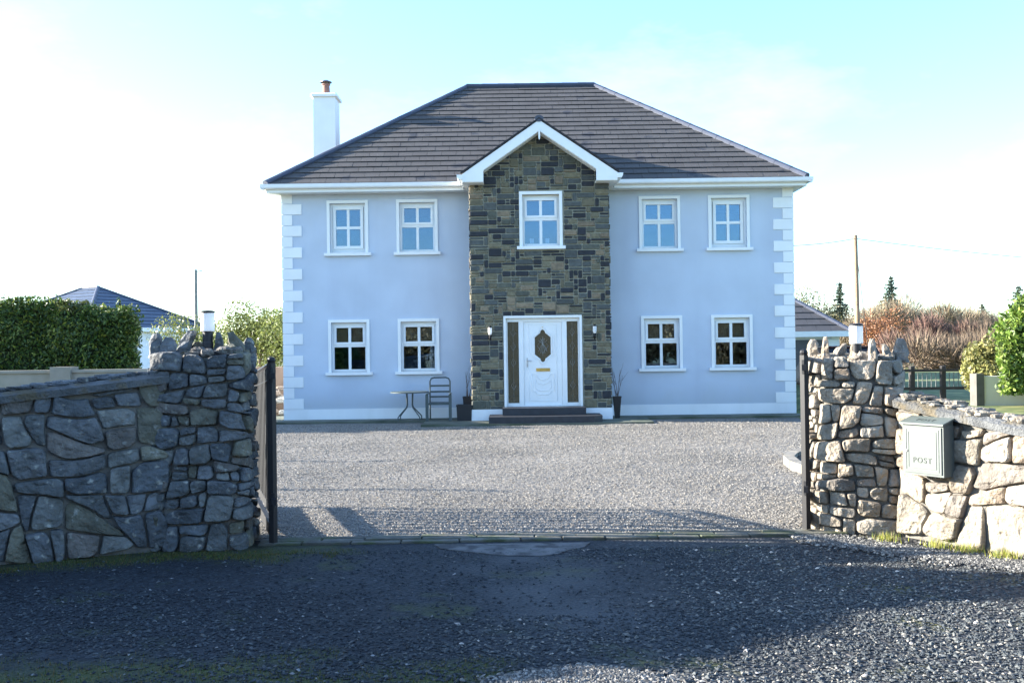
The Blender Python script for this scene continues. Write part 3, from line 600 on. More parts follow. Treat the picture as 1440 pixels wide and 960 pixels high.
# chimney on the left wall
ch = MB(); cx0, cx1, cy0, cy1 = hx(-4.90), hx(-4.35), 2.5, 3.15
ch.box(cx0, cx1, cy0, cy1, 5.3, 7.97); cho = ch.build('chimney', whitep, house); X, Y = (cx0 + cx1) / 2, 2.8
m = MB(); m.bbox(cx0 - .06, cx1 + .06, cy0 - .06, cy1 + .06, 7.971, 8.06, .03); m.build('chimney_cap', whitep, cho)
m = MB(); m.lathe([(.105, 8.05), (.10, 8.13), (.09, 8.32), (.11, 8.34), (.11, 8.36), (.085, 8.36)], 18, X, Y); m.build('chimney_pot', M('terracotta', (.22, .11, .085), .8), cho)
m = MB()
for k in range(4): t = k * 1.57 + .7; m.tube([(X + .08 * math.cos(t), Y + .08 * math.sin(t), 8.35), (X + .08 * math.cos(t), Y + .08 * math.sin(t), 8.41)], .008, 6)
m.lathe([(.15, 8.40), (.15, 8.415), (.06, 8.455), (.01, 8.47)], 18, X, Y); m.build('cowl', M('cowl_metal', (.12, .11, .12), .4, metal=.7), cho)
# ================================================================ DRY STONE WALLS, PIERS
def split_cells(poly, amin, amax, asp, jit_):
    """rubble pattern: cut a polygon again and again by slightly tilted lines, so joints meet in T shapes like laid stone"""
    out = []; stack = [poly]
    while stack:
        P_ = stack.pop(); A = area(P_)
        if len(P_) < 3 or A < 4e-4: continue
        tgt = amin * (amax / amin) ** random.random()
        xs = [p[0] for p in P_]; ys = [p[1] for p in P_]; w_, h_ = max(xs) - min(xs), max(ys) - min(ys)
        if A < tgt and w_ < 2.6 * h_ * asp and h_ < 2.2 * w_: out.append(P_); continue
        vert = w_ > h_ * asp * random.uniform(.8, 1.25); th_ = random.gauss(0, jit_) if not vert else random.gauss(math.pi / 2, jit_ * 1.25)
        f = random.uniform(.32, .68); cx, cy = min(xs) + w_ * (f if vert else .5), min(ys) + h_ * (.5 if vert else f)
        nx_, ny_ = -math.sin(th_), math.cos(th_); d = nx_ * cx + ny_ * cy
        stack += [clip(P_, nx_, ny_, d), clip(P_, -nx_, -ny_, -d)]
    return out
def laid_stones(mb, L_, H, Hmax, place, gap, depth, pal, rough, amin, amax, asp=1.25, jit_=.2, warp=.045):
    for P0 in split_cells([(0, 0), (L_, 0), (L_, Hmax), (0, Hmax)], amin, amax, asp, jit_):
        n0 = len(P0); P_ = list(P0); cx = sum(p[0] for p in P0) / n0
        sgn = 1 if sum(P0[i][0] * P0[(i + 1) % n0][1] - P0[(i + 1) % n0][0] * P0[i][1] for i in range(n0)) > 0 else -1
        for i in range(n0):
            p, r_ = P0[i], P0[(i + 1) % n0]; dx, dy = r_[0] - p[0], r_[1] - p[1]; l = math.hypot(dx, dy)
            if l < 1e-5: continue
            nx_, ny_ = sgn * dy / l, -sgn * dx / l; P_ = clip(P_, nx_, ny_, nx_ * p[0] + ny_ * p[1] - gap * random.uniform(.25, .95))
            if len(P_) < 3: break
        if len(P_) < 3: continue
        for k in range(random.choice([1, 2, 2, 3])):            # knock a corner or two off
            i = random.randrange(len(P_)); p, a_, b_ = P_[i], P_[i - 1], P_[(i + 1) % len(P_)]; c_ = random.uniform(.08, .3)
            q1 = (p[0] + (a_[0] - p[0]) * c_, p[1] + (a_[1] - p[1]) * c_); q2 = (p[0] + (b_[0] - p[0]) * c_, p[1] + (b_[1] - p[1]) * c_); P_ = P_[:i] + [q1, q2] + P_[i + 1:]
        P_ = clip(P_, 0, 1, H(cx) - .004)
        if len(P_) < 3 or area(P_) < .0009: continue
        P2 = []
        for i in range(len(P_)):
            p, r_ = P_[i], P_[(i + 1) % len(P_)]; l = math.hypot(p[0] - r_[0], p[1] - r_[1]); cf = min(.3, .012 / max(.01, l))
            m_ = max(1, int(l / .035))
            for t in range(m_ + 1): f = cf + (1 - 2 * cf) * t / m_; P2.append((p[0] + (r_[0] - p[0]) * f, p[1] + (r_[1] - p[1]) * f))
        cx = sum(p[0] for p in P2) / len(P2); cy = sum(p[1] for p in P2) / len(P2)
        c = jit(random.choice(pal), .25); sz = math.sqrt(area(P2)); hh = depth * random.uniform(.55, 1.3) * min(1, .45 + sz * 3); ta, tb = random.uniform(-.22, .22), random.uniform(-.2, .16)
        rings = [(1.0, -.05), (.99, .5), (.965, .82), (.90, .97), (.76, 1.0), (.58, 1.02), (.38, 1.03), (.18, 1.03)]; n_ = len(P2); vs = []; sd_ = random.uniform(0, 50)
        pd = random.uniform(0, 6.28); pk = random.uniform(.02, .16)      # one broken plane across the face
        for sc, hf in rings:
            for p in P2:
                wob = float(vn(p[0] * 22 + sd_, p[1] * 22)) - .5; X_, Y_ = cx + (p[0] - cx) * sc * (1 + wob * .05), cy + (p[1] - cy) * sc * (1 + wob * .05)
                e = (X_ - cx) * math.cos(pd) + (Y_ - cy) * math.sin(pd)
                h = hh * hf + (0 if hf < .4 else (ta * (X_ - cx) + tb * (Y_ - cy)) * .8 - max(0, e - .02) * pk * 2 + ((float(vn(X_ * 9 + sd_, Y_ * 9)) - .5) * 1.3 + (float(vn(X_ * 30 + sd_, Y_ * 30)) - .5) * .8) * rough)
                X2 = X_ + warp * (float(vn(X_ * 3.1 + 7, Y_ * 3.1)) - .5) * 2; Y2 = Y_ + warp * (float(vn(X_ * 3.1 + 31, Y_ * 3.1 + 9)) - .5) * 2
                vs.append(place(X2, max(-.05, Y2), h))
        vs.append(place(cx + warp * (float(vn(cx * 3.1 + 7, cy * 3.1)) - .5) * 2, cy + warp * (float(vn(cx * 3.1 + 31, cy * 3.1 + 9)) - .5) * 2, hh * 1.03 + rough * (float(vn(cx * 9 + sd_, cy * 9)) - .5)))
        fs = [(r_ * n_ + i, r_ * n_ + (i + 1) % n_, (r_ + 1) * n_ + (i + 1) % n_, (r_ + 1) * n_ + i) for r_ in range(len(rings) - 1) for i in range(n_)]
        o = (len(rings) - 1) * n_; fs += [(o + i, o + (i + 1) % n_, len(vs) - 1) for i in range(n_)]
        mb.add(vs, fs, c)
def rock(mb, c, sx, sy, sz, col, seed=0):
    r_ = random.Random(seed or random.random()); vs = []; n1, n2 = 7, 9
    for i in range(n1 + 1):
        ph = math.pi * i / n1
        for k in range(n2):
            th_ = 2 * math.pi * k / n2; q_ = r_.uniform(.78, 1.15); sg = lambda v: math.copysign(abs(v) ** .65, v)
            vs.append((c[0] + sx * q_ * sg(math.sin(ph)) * sg(math.cos(th_)), c[1] + sy * q_ * sg(math.sin(ph)) * sg(math.sin(th_)), c[2] + sz * (q_ if 0 < i < n1 else 1) * sg(math.cos(ph))))
    mb.add(vs, [(i * n2 + k, (i + 1) * n2 + k, (i + 1) * n2 + (k + 1) % n2, i * n2 + (k + 1) % n2) for i in range(n1) for k in range(n2)], col)

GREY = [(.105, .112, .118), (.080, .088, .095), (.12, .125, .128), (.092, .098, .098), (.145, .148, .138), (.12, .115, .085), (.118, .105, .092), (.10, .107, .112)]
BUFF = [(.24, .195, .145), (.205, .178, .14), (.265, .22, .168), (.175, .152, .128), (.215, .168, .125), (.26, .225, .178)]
def stone_wall(name, label, path, hts, pal, thick=.34, size=(.05, .22), cope='slab'):
    P_ = [Vector((x, y, 0)) for x, y in path]; seg = [(P_[i + 1] - P_[i]).length for i in range(len(P_) - 1)]; L_ = sum(seg)
    root = thing(name, label, 'wall', (P_[0].x, P_[0].y, 0)); O = P_[0]
    cum = [0]
    for s_ in seg: cum.append(cum[-1] + s_)
    def frame(u):
        u = min(max(u, 0), L_ - 1e-6); i = max(k for k in range(len(seg)) if cum[k] <= u); t = (u - cum[i]) / seg[i]
        d = (P_[i + 1] - P_[i]).normalized(); n0 = Vector((d.y, -d.x, 0))
        return P_[i] + (P_[i + 1] - P_[i]) * t - O, n0, d
    # n0 must face the camera side (towards the origin)
    flip = -1 if frame(.1)[1].dot(-(P_[0])) < 0 else 1
    H = lambda u: float(np.interp(u, cum, hts))
    def place(u, v, h):
        p, n_, d = frame(u); n_ = n_ * flip; q_ = p + n_ * (h - .03); 
        if u > L_: q_ += d * (u - L_)
        if u < 0: q_ += d * u
        return (q_.x, q_.y, v)
    def place_b(u, v, h):
        p, n_, d = frame(u); n_ = n_ * flip; q_ = p - n_ * (thick + h - .03); return (q_.x, q_.y, v)
    core = MB(); us = sorted(set(cum + list(np.linspace(0, L_, 12)))); vs = []
    for u in us:
        p, n_, d = frame(u); n_ = n_ * flip; h = H(u)
        for off, z in ((-.035, -.1), (-.035, h), (-thick + .035, h), (-thick + .035, -.1)): q_ = p + n_ * off; vs.append((q_.x, q_.y, z))
    m_ = len(us); core.add(vs, [(i * 4 + k, i * 4 + (k + 1) % 4, i * 4 + 4 + (k + 1) % 4, i * 4 + 4 + k) for i in range(m_ - 1) for k in range(4)] + [(0, 1, 2, 3), tuple(4 * (m_ - 1) + k for k in (3, 2, 1, 0))])
    core.build('wall_core', joint, root)
    st = MB(); laid_stones(st, L_, H, max(hts) + .12, place, .010, .055, pal, .018, *size); laid_stones(st, L_, H, max(hts) + .12, place_b, .010, .055, pal, .018, *size)
    st.build('stonework', rubble, root)
    # coping: mortar slab with broken flat stones bedded on top
    sb = MB(); vs = []; us = list(np.linspace(0, L_, int(L_ / .08)))
    for u in us:
        p, n_, d = frame(u); n_ = n_ * flip; h = H(u); e = random.uniform(-.008, .008)
        for off, z in ((.035 + e, h), (.04 + e, h + .055), (-.02, h + .085), (-thick + .02, h + .085), (-thick - .02, h + .05), (-thick - .02, h)): q_ = p + n_ * off; vs.append((q_.x, q_.y, z))
    m_ = len(us); sb.add(vs, [(i * 6 + k, i * 6 + (k + 1) % 6, i * 6 + 6 + (k + 1) % 6, i * 6 + 6 + k) for i in range(m_ - 1) for k in range(6)] + [tuple(range(6)), tuple(6 * (m_ - 1) + k for k in range(5, -1, -1))], tuple(x * .75 for x in pal[2]))
    sb.build('coping', M('coping_mortar_' + name, tuple(x * .8 for x in pal[2]), .95, var=.3, scale=10, bump=1, bscale=45, bdist=.02, col2=(.09, .075, .05), c2scale=5, c2lo=.5, c2hi=.6), root)
    rb = MB(); u = .03
    while u < L_:
        for row in range(2):
            p, n_, d = frame(u); n_ = n_ * flip; q_ = p - n_ * (thick * (.2 + .45 * row) + random.uniform(-.05, .05)); 
            rock(rb, (q_.x, q_.y, H(u) + .085 + random.uniform(0, .02)), random.uniform(.04, .085), random.uniform(.03, .06), random.uniform(.012, .03), jit(random.choice(pal[:2]), .4))
        u += random.uniform(.06, .1)
    rb.build('coping_stones', rubble, root)
    return root
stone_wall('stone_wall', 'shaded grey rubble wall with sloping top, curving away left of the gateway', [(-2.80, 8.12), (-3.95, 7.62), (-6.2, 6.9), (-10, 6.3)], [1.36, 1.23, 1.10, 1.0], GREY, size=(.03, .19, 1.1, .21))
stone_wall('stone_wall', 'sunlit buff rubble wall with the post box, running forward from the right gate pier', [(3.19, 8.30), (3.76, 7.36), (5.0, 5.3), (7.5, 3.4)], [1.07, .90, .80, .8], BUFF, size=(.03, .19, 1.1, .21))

def pier(name, label, cx, cy, hw, hd, rot, H0, pal, spikes, expo=4.):
    root = thing(name, label, 'gate pier', (cx, cy, 0), R(rot))
    K = 240; T = np.linspace(0, 2 * math.pi, K, endpoint=False)
    sg = lambda v, e: np.sign(v) * np.abs(v) ** e
    cxs = hw * sg(np.cos(T), 2 / expo); cys = hd * sg(np.sin(T), 2 / expo); P_ = np.stack([cxs, cys], 1); seg = np.linalg.norm(np.roll(P_, -1, 0) - P_, axis=1); cum = np.concatenate([[0], np.cumsum(seg)]); L_ = cum[-1]
    def place(u, v, h):
        u = u % L_; i = int(np.searchsorted(cum, u, 'right') - 1) % K; t = (u - cum[i]) / seg[i]; p = P_[i] * (1 - t) + P_[(i + 1) % K] * t
        a = P_[i] - P_[i - 1]; b = P_[(i + 2) % K] - P_[(i + 1) % K]; d = a / np.linalg.norm(a) * (1 - t) + b / np.linalg.norm(b) * t; d /= np.linalg.norm(d)
        tp = 1 + .05 * (1 - v / H0); return (p[0] * tp + d[1] * (h - .03), p[1] * tp - d[0] * (h - .03), v)
    st = MB(); laid_stones(st, L_, lambda u: H0, H0, place, .010, .06, pal, .018, .011, .075, 1.55, .12, .03)
    core = MB(); vs = [place(cum[i], z, -.012) for z in (-.1, H0 - .03) for i in range(0, K, 8)]; n_ = K // 8
    core.add(vs, [(i, (i + 1) % n_, n_ + (i + 1) % n_, n_ + i) for i in range(n_)] + [tuple(range(n_, 2 * n_))]); core.build('pier_core', joint, root)
    st.build('stonework', rubble, root)
    tp = MB()
    for k in range(46):
        a = random.uniform(0, 6.28); q_ = math.sqrt(random.random()); rock(tp, (hw * .85 * q_ * math.cos(a), hd * .85 * q_ * math.sin(a), H0 - .02 + random.uniform(0, .04)), random.uniform(.04, .09), random.uniform(.04, .08), random.uniform(.015, .04), jit(random.choice(pal), .35))
    tp.build('rubble_cap', rubble, root)
    for (x, y, w_, d_, h, ln) in spikes:
        s_ = MB(); vs = []
        lv = 5; n8 = 8
        for i in range(lv + 1):
            f = i / lv; k = (1.15 - .5 * f ** 1.5) if i < lv else .42
            for q_ in range(n8):
                t = 2 * math.pi * q_ / n8 + .4; sgn = lambda v: math.copysign(abs(v) ** .6, v)
                rj = random.uniform(.78, 1.2); vs.append((x + ln * f * h + w_ * k * sgn(math.cos(t)) * rj, y + d_ * k * sgn(math.sin(t)) * rj, H0 - .04 + (h + .04) * f + random.uniform(-.008, .008)))
        s_.add(vs, [(i * n8 + k, i * n8 + (k + 1) % n8, (i + 1) * n8 + (k + 1) % n8, (i + 1) * n8 + k) for i in range(lv) for k in range(n8)] + [tuple(range(lv * n8, lv * n8 + n8))], jit(random.choice(pal), .15))
        s_.build('cresting_stone', rubble, root)
    return root
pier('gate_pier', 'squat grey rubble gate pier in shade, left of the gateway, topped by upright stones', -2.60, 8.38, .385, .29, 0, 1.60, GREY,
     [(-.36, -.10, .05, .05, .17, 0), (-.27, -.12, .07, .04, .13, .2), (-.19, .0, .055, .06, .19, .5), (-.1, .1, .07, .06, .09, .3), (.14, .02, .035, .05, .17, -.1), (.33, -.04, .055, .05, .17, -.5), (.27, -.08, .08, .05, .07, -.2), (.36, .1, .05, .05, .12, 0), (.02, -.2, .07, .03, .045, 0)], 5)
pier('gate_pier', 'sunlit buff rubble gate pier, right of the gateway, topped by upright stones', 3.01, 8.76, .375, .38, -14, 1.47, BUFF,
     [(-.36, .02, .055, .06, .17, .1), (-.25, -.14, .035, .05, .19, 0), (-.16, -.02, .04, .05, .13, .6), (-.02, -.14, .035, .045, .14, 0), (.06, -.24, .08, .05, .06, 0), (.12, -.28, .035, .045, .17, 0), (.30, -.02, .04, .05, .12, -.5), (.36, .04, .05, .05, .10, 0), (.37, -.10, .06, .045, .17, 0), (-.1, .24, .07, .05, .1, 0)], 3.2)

def pier_lamp(label, x, y, z):
    root = thing('pier_lamp', label, 'lamp', (x, y, z), 0, 'drum lamps on the gate piers')
    m = MB(); m.lathe([(.045, -.12), (.045, .02), (.042, .03), (.042, .11), (.05, .115)], 20); m.build('base', darkplastic, root, smooth=False)
    m = MB(); m.lathe([(.052, .115), (.057, .12), (.057, .265), (.052, .27)], 24); m.build('lamp_shade', M('opal_plastic', (.86, .87, .88), .4, var=0, trans=.3), root, smooth=False)
    m = MB(); m.lathe([(.06, .27), (.061, .282), (.045, .29), (.01, .293)], 24); m.build('cap', darkplastic, root)
    return root
pier_lamp('white drum lamp on a black base on top of the left grey pier', -2.56, 8.38, 1.665)
pier_lamp('white drum lamp on a black base on top of the right sunlit pier', 2.98, 8.62, 1.485)

# ---- gates (seen nearly edge-on, folded back)
def gate(label, x, y, ang, L_, side):
    root = thing('iron_gate', label, 'gate', (x, y, 0), R(ang), 'black iron gate leaves folded back')
    top = lambda t: 1.50 - .13 * t / L_
    m = MB(); m.tube([(0, 0, .03), (0, 0, 1.51)], .035, 4); m.lathe([(.03, 1.51), (.036, 1.53), (.03, 1.55), (.008, 1.562)], 10); m.build('post', black, root)
    m = MB()
    m.box(.04, L_, -.02, .02, .06, .16).box(.04, L_, -.018, .018, .25, .32); 
    m.tube([(.03, 0, top(0)), (L_, 0, top(L_))], .024, 4); m.tube([(.03, 0, top(0) - .13), (L_, 0, top(L_) - .13)], .018, 4)
    m.box(L_ - .045, L_, -.022, .022, .04, top(L_)); m.build('frame', black, root)
    k = .17
    while k < L_ - .08: m = MB(); m.box(k - .034, k + .034, -.016, .016, .315, top(k) - .02); m.build('bar', black, root); k += .155
    for z in (.35, 1.38): m = MB(); m.box(-.10, .0, -.018, .018, z, z + .05); m.tube([(-.02, 0, z - .03), (-.02, 0, z + .09)], .02, 8); m.build('hinge', black, root)
    return root
gate('black iron gate leaf folded back beside the left grey pier', -1.99, 8.22, 108.5, 2.1, 1)
gate('black iron gate leaf folded back beside the right sunlit pier', 2.49, 8.50, 73.5, 2.1, -1)

# ---- post box
dirw = Vector((.52, -.854, 0)); nw = Vector((-.854, -.52, 0)); bp = Vector((3.19, 8.30, 0)) + dirw * .37 + nw * .03
pb = thing('post_box', 'pale green metal post box marked POST, fixed to the sunlit rubble wall', 'post box', (bp.x, bp.y, .55), math.atan2(dirw.y, dirw.x))
pgm = M('postbox_green', (.085, .103, .097), .45, var=.05, scale=14, spec=.5)
m = MB(); m.box(-.185, .185, -.13, .0, 0, .40); m.build('body', pgm, pb)
m = MB(); m.prism([(0, 0)] * 3, 0, 0) if False else None
m.add([(-.2, -.155, .40), (.2, -.155, .40), (.2, .0, .445), (-.2, .0, .445), (-.2, -.155, .415), (.2, -.155, .415), (.2, .0, .46), (-.2, .0, .46)], [(0, 3, 2, 1), (4, 5, 6, 7), (0, 1, 5, 4), (2, 3, 7, 6), (0, 4, 7, 3), (1, 2, 6, 5)])
m.add([(-.18, -.13, .4), (-.18, 0, .4), (-.18, 0, .44)], [(0, 1, 2)]); m.add([(.18, -.13, .4), (.18, 0, .4), (.18, 0, .44)], [(2, 1, 0)])
lid = m.build('lid', pgm, pb)
m = MB(); m.box(-.17, .17, -.139, -.131, .018, .385); dr = m.build('door', pgm, pb)
m = MB()
for i, (a, b, c, d) in enumerate([(-.150, .150, .035, .368), (-.128, .128, .055, .348)]):
    m.box(a, b, -.1425, -.1391, c, c + .006).box(a, b, -.1425, -.1391, d - .006, d).box(a, a + .006, -.1425, -.1391, c + .006, d - .006).box(b - .006, b, -.1425, -.1391, c + .006, d - .006)
m.build('door_moulding', pgm, dr)
m = MB(); m.tube([(-.139, -.15, .19), (-.139, -.139, .19)], .009, 10); m.build('lock', MATS['steel'], dr)
def lettering(txt, size, parent, loc, rotx, mat, ext=.0025):
    c = bpy.data.curves.new('txt', 'FONT'); c.body = txt; c.size = size; c.align_x = 'CENTER'; c.extrude = ext; c.space_character = 1.25
    o = bpy.data.objects.new('lettering', c); COL.objects.link(o); bpy.context.view_layer.update()
    me = bpy.data.meshes.new_from_object(o.evaluated_get(bpy.context.evaluated_depsgraph_get())); bpy.data.objects.remove(o)
    me.materials.clear(); me.materials.append(mat); o = bpy.data.objects.new('lettering', me); COL.objects.link(o); o.parent = parent; o.location = loc; o.rotation_euler = (rotx, 0, 0); return o
letm = M('lettering_paint', (.035, .045, .042), .5, var=0)
lettering('POST', .062, dr, (0, -.1405, .10), R(90), letm)
lettering('POST', .06, lid, (0, -.105, .4295), R(16.2), letm)

# ---- wall lamps by the door
def wall_lamp(label, x):
    root = thing('wall_lamp', label, 'lamp', (x, HY - .9 - .03, 1.80), 0, 'wall lamps flanking the front door')
    m = MB(); m.box(-.035, .035, -.02, .0, .02, .14); m.tube([(0, -.01, .05), (0, -.07, .0), (0, -.12, .06), (0, -.12, .14)], [.02, .03, .03, .02], 8); m.lathe([(.05, .34), (.055, .35), (.03, .385), (.005, .40)], 12, 0, -.12); m.build('bracket', black, root)
    m = MB(); m.lathe([(.035, .14), (.055, .2), (.055, .33), (.048, .34)], 14, 0, -.12); m.build('lamp_shade', MATS['opal_plastic'], root)
    root.scale = (.75, .75, .75)
    return root
wall_lamp('white-shaded black wall lamp between the garden chair and the front door', -.47)
wall_lamp('white-shaded black wall lamp on the door side nearest the tall tapered pot', 1.78)

# ---- garden furniture
gmt = M('grey_green_metal', (.055, .075, .075), .45, var=.08, spec=.5)
tb = thing('garden_table', 'round grey metal garden table under the ground-floor window, beside the chair', 'table', (-2.25, 21.75, .065))
m = MB(); m.lathe([(.40, .60), (.42, .605), (.42, .622), (.40, .63), (.1, .634)], 36); m.build('tabletop', gmt, tb)
for k in range(4):
    t = R(45 + 90 * k); c, s_ = math.cos(t), math.sin(t); m = MB()
    m.tube([(c * .09, s_ * .09, .6), (c * .08, s_ * .08, .34), (c * .10, s_ * .10, .28), (c * .28, s_ * .28, .13), (c * .33, s_ * .33, .08), (c * .33, s_ * .33, 0)], .013, 8); m.build('leg', gmt, tb)
ch_ = thing('garden_chair', 'grey-green metal armchair with slatted back beside the round table', 'chair', (-1.60, 21.72, .065), 0)
m = MB(); m.tube([(-.22, .2, 0), (-.22, .18, .4), (-.22, .22, .84), (-.19, .225, .90), (-.13, .23, .92), (.13, .23, .92), (.19, .225, .90), (.22, .22, .84), (.22, .18, .4), (.22, .2, 0)], .017, 8)
for z in (.5, .61, .74): m.box(-.215, .215, .195 + (z - .4) * .09, .205 + (z - .4) * .09, z - .02, z + .02)
m.build('backrest', gmt, ch_)
m = MB()
for k in range(5): m.box(-.215, .215, -.24 + k * .085, -.175 + k * .085, .375, .39)
m.tube([(-.22, -.25, .36), (.22, -.25, .36)], .015, 8).tube([(-.22, -.25, .36), (-.22, .18, .36)], .015, 8).tube([(.22, -.25, .36), (.22, .18, .36)], .015, 8); m.build('seat', gmt, ch_)
for s_ in (-1, 1):
    m = MB(); m.box(s_ * .25 - .032, s_ * .25 + .032, -.29, -.25, 0, .57); m.build('leg', gmt, ch_)
    m = MB(); m.tube([(s_ * .25, -.3, .57), (s_ * .25, -.28, .585), (s_ * .24, .2, .575)], .024, 8, squash=.7); m.build('armrest', gmt, ch_)

# ---- pots with twigs
def twigs(mb, n_, h, r0, spread, seed):
    r_ = random.Random(seed)
    def br(p, d, L_, r, dep):
        pts = [p]; q_ = Vector(p)
        for k in range(4): d = (d + Vector((r_.uniform(-.12, .12), r_.uniform(-.12, .12), .03))).normalized(); q_ = q_ + d * L_ / 4; pts.append(tuple(q_))
        mb.tube(pts, [r * (1 - .18 * i) for i in range(5)], 5, (.09, .06, .045))
        if dep:
            for k in (2, 3): br(pts[k], (d + Vector((r_.uniform(-.6, .6), r_.uniform(-.4, .4), .1))).normalized(), L_ * .5, r * .6, dep - 1)
    for k in range(n_): br((r_.uniform(-.03, .03), r_.uniform(-.03, .03), 0), Vector((r_.uniform(-spread, spread), r_.uniform(-spread, spread) * .5, 1)).normalized(), h * r_.uniform(.7, 1), r0, 1)
def pot(label, x, y, z, w0, w1, h, sq, tw, seed):
    root = thing('plant_pot', label, 'plant pot', (x, y, z), 0)
    m = MB(); n_ = 4 if sq else 20; k = math.sqrt(2) if sq else 1; pts = []
    pr_ = [(w0 * k, 0), (w1 * k, h - .03), (w1 * k * 1.06, h - .03), (w1 * k * 1.06, h), (w1 * k * .93, h), (w1 * k * .9, h - .04), (.01, h - .04)]
    m.lathe(pr_, n_)
    if sq: m.v = [(a * math.cos(R(45)) - b * math.sin(R(45)), a * math.sin(R(45)) + b * math.cos(R(45)), c) for a, b, c in m.v]
    m.build('pot', darkplastic, root)
    if tw: m = MB(); twigs(m, tw[0], tw[1], .008, tw[2], seed); m.build('twigs', twigm, root, loc=(0, 0, h - .05))
    return root
pot('tall tapered black pot of bare twigs right of the stone gable', 2.27, 21.7, .06, .05, .085, .47, True, (5, .72, .28), 3)
pot('low square black pot in front, beside the chair and left of the stone gable', -1.05, 21.62, .06, .155, .165, .34, True, None, 4)
pot('small square black pot of bare twigs behind the low black pot', -.98, 21.95, .06, .09, .115, .50, True, (6, .62, .25), 5)

# ================================================================ VEGETATION
def leaf_cloud(name, C, Nrm, size, cols, mat, parent=None, up=.3):
    n_ = len(C); a = rng.normal(0, 1, (n_, 3)); a += Nrm * .9; a /= np.linalg.norm(a, axis=1)[:, None]
    t = np.cross(a, rng.normal(0, 1, (n_, 3))); t /= np.linalg.norm(t, axis=1)[:, None]; b = np.cross(a, t)
    s_ = (size * rng.uniform(.6, 1.3, n_))[:, None]; L_ = t * s_; W_ = b * s_ * .45
    V = np.stack([C - L_, C + W_ * .9 - L_ * .1, C + L_, C - W_ * .9 - L_ * .1], 1).reshape(-1, 3)
    return npmesh(name, V, np.arange(4 * n_).reshape(-1, 4), np.repeat(cols, 4, 0), mat, parent)
def hedge(name, label, cat, x0, x1, y0, y1, z0, ztop, n_, size, pal, wts, skew=0., lump=.22):
    root = thing(name, label, cat, ((x0 + x1) / 2, (y0 + y1) / 2, 0)); ox, oy = (x0 + x1) / 2, (y0 + y1) / 2
    U = rng.random((n_, 2)); fc = rng.choice(5, n_, p=[.38, .26, .12, .12, .12]); X = np.zeros(n_); Y = np.zeros(n_); Z = np.zeros(n_); Nn = np.zeros((n_, 3))
    zt = lambda x, y: ztop(x) + lump * (vn(x * 1.7, y * 1.7) - .5) + lump * .7 * (vn(x * 5, y * 5 + 3) - .5)
    m0 = fc == 0; X[m0] = x0 + (x1 - x0) * U[m0, 0]; Y[m0] = y0; Nn[m0] = (0, -1, 0)
    m1 = fc == 1; X[m1] = x0 + (x1 - x0) * U[m1, 0]; Y[m1] = y0 + (y1 - y0) * U[m1, 1]; Nn[m1] = (0, 0, 1)
    m2 = fc == 2; X[m2] = x1; Y[m2] = y0 + (y1 - y0) * U[m2, 0]; Nn[m2] = (1, 0, 0)
    m3 = fc == 3; X[m3] = x0; Y[m3] = y0 + (y1 - y0) * U[m3, 0]; Nn[m3] = (-1, 0, 0)
    m4 = fc == 4; X[m4] = x0 + (x1 - x0) * U[m4, 0]; Y[m4] = y1; Nn[m4] = (0, 1, 0)
    T_ = zt(X, Y); Z = z0 + (T_ - z0) * U[:, 1]; Z[m1] = T_[m1]
    bl = lump * 1.3 * (vn(X * 2.1 + Y, Z * 2.3 + 7) - .6); ins = rng.random(n_) ** 2 * .25
    # round the upper edges
    edge = np.clip((Z - (T_ - .35)) / .35, 0, 1) ** 2 * .18
    C = np.stack([X + (Y - y0) * skew, Y, Z], -1) + Nn * (bl - ins - edge)[:, None] * np.array([1, 1, .6]) + rng.normal(0, .02, (n_, 3))
    sh = rng.random(n_) < .05; C[sh, 2] += rng.uniform(0, .15, sh.sum()) * (U[sh, 1] > .8)
    top_ = np.where(fc == 1)[0]; cen = rng.choice(top_, 70); mem = rng.choice(n_, 70 * 14, replace=False); ci = np.repeat(cen, 14)      # stray shoots
    C[mem] = C[ci] + np.stack([rng.normal(0, .025, 980), rng.normal(0, .025, 980), rng.random(980) * np.repeat(rng.uniform(.08, .28, 70), 14)], -1)
    p = cols_of(n_, pal, wts); br_ = vn(X * 1.3 + 11, Z * 1.9 + Y) > .78; p[br_] = p[br_] * .6 + np.array([.07, .05, .02]) * .5; leaf_cloud('foliage', C - np.array([ox, oy, 0]), Nn, size * np.ones(n_), p, leafm, root)
    core = MB(); k = 16; xs = np.linspace(x0 + .22, x1 - .22, k)
    vs = [];
    for x in xs: t = float(ztop(x)) - lump * .55 - .08; k2 = (y1 - y0) * skew; vs += [(x - ox, y0 + .25 - oy, z0), (x - ox, y0 + .3 - oy, t), (x - ox + k2, y1 - .3 - oy, t), (x - ox + k2, y1 - .25 - oy, z0)]
    core.add(vs, [(i * 4 + q_, i * 4 + 4 + q_, i * 4 + 4 + (q_ + 1) % 4, i * 4 + (q_ + 1) % 4) for i in range(k - 1) for q_ in range(4)] + [(3, 2, 1, 0), tuple(4 * (k - 1) + q_ for q_ in range(4))])
    core.build('solid_core', M('hedge_core', (.02, .03, .01), .95, var=.4, scale=8), root)  # solid core filling the hedge behind its leaves
    return root
DG = [(.055, .10, .02), (.035, .07, .015), (.10, .15, .025), (.20, .23, .035)]
hedge('laurel_hedge', 'long clipped dark green hedge behind the pale block wall on the left', 'hedge', -17, -7.85, 20.9, 23.2, .3, lambda x: np.interp(x, [-17, -10.7, -9, -7.8], [2.95, 2.80, 2.74, 2.42]), 90000, .045, DG, [.35, .3, .25, .1], skew=-.40, lump=.26)
LG = [(.10, .17, .025), (.16, .24, .04), (.22, .30, .06), (.06, .10, .02)]
def zl(x): return np.interp(x, [7.8, 8.0, 8.3, 9, 12], [1.2, 1.9, 2.35, 2.5, 2.5])
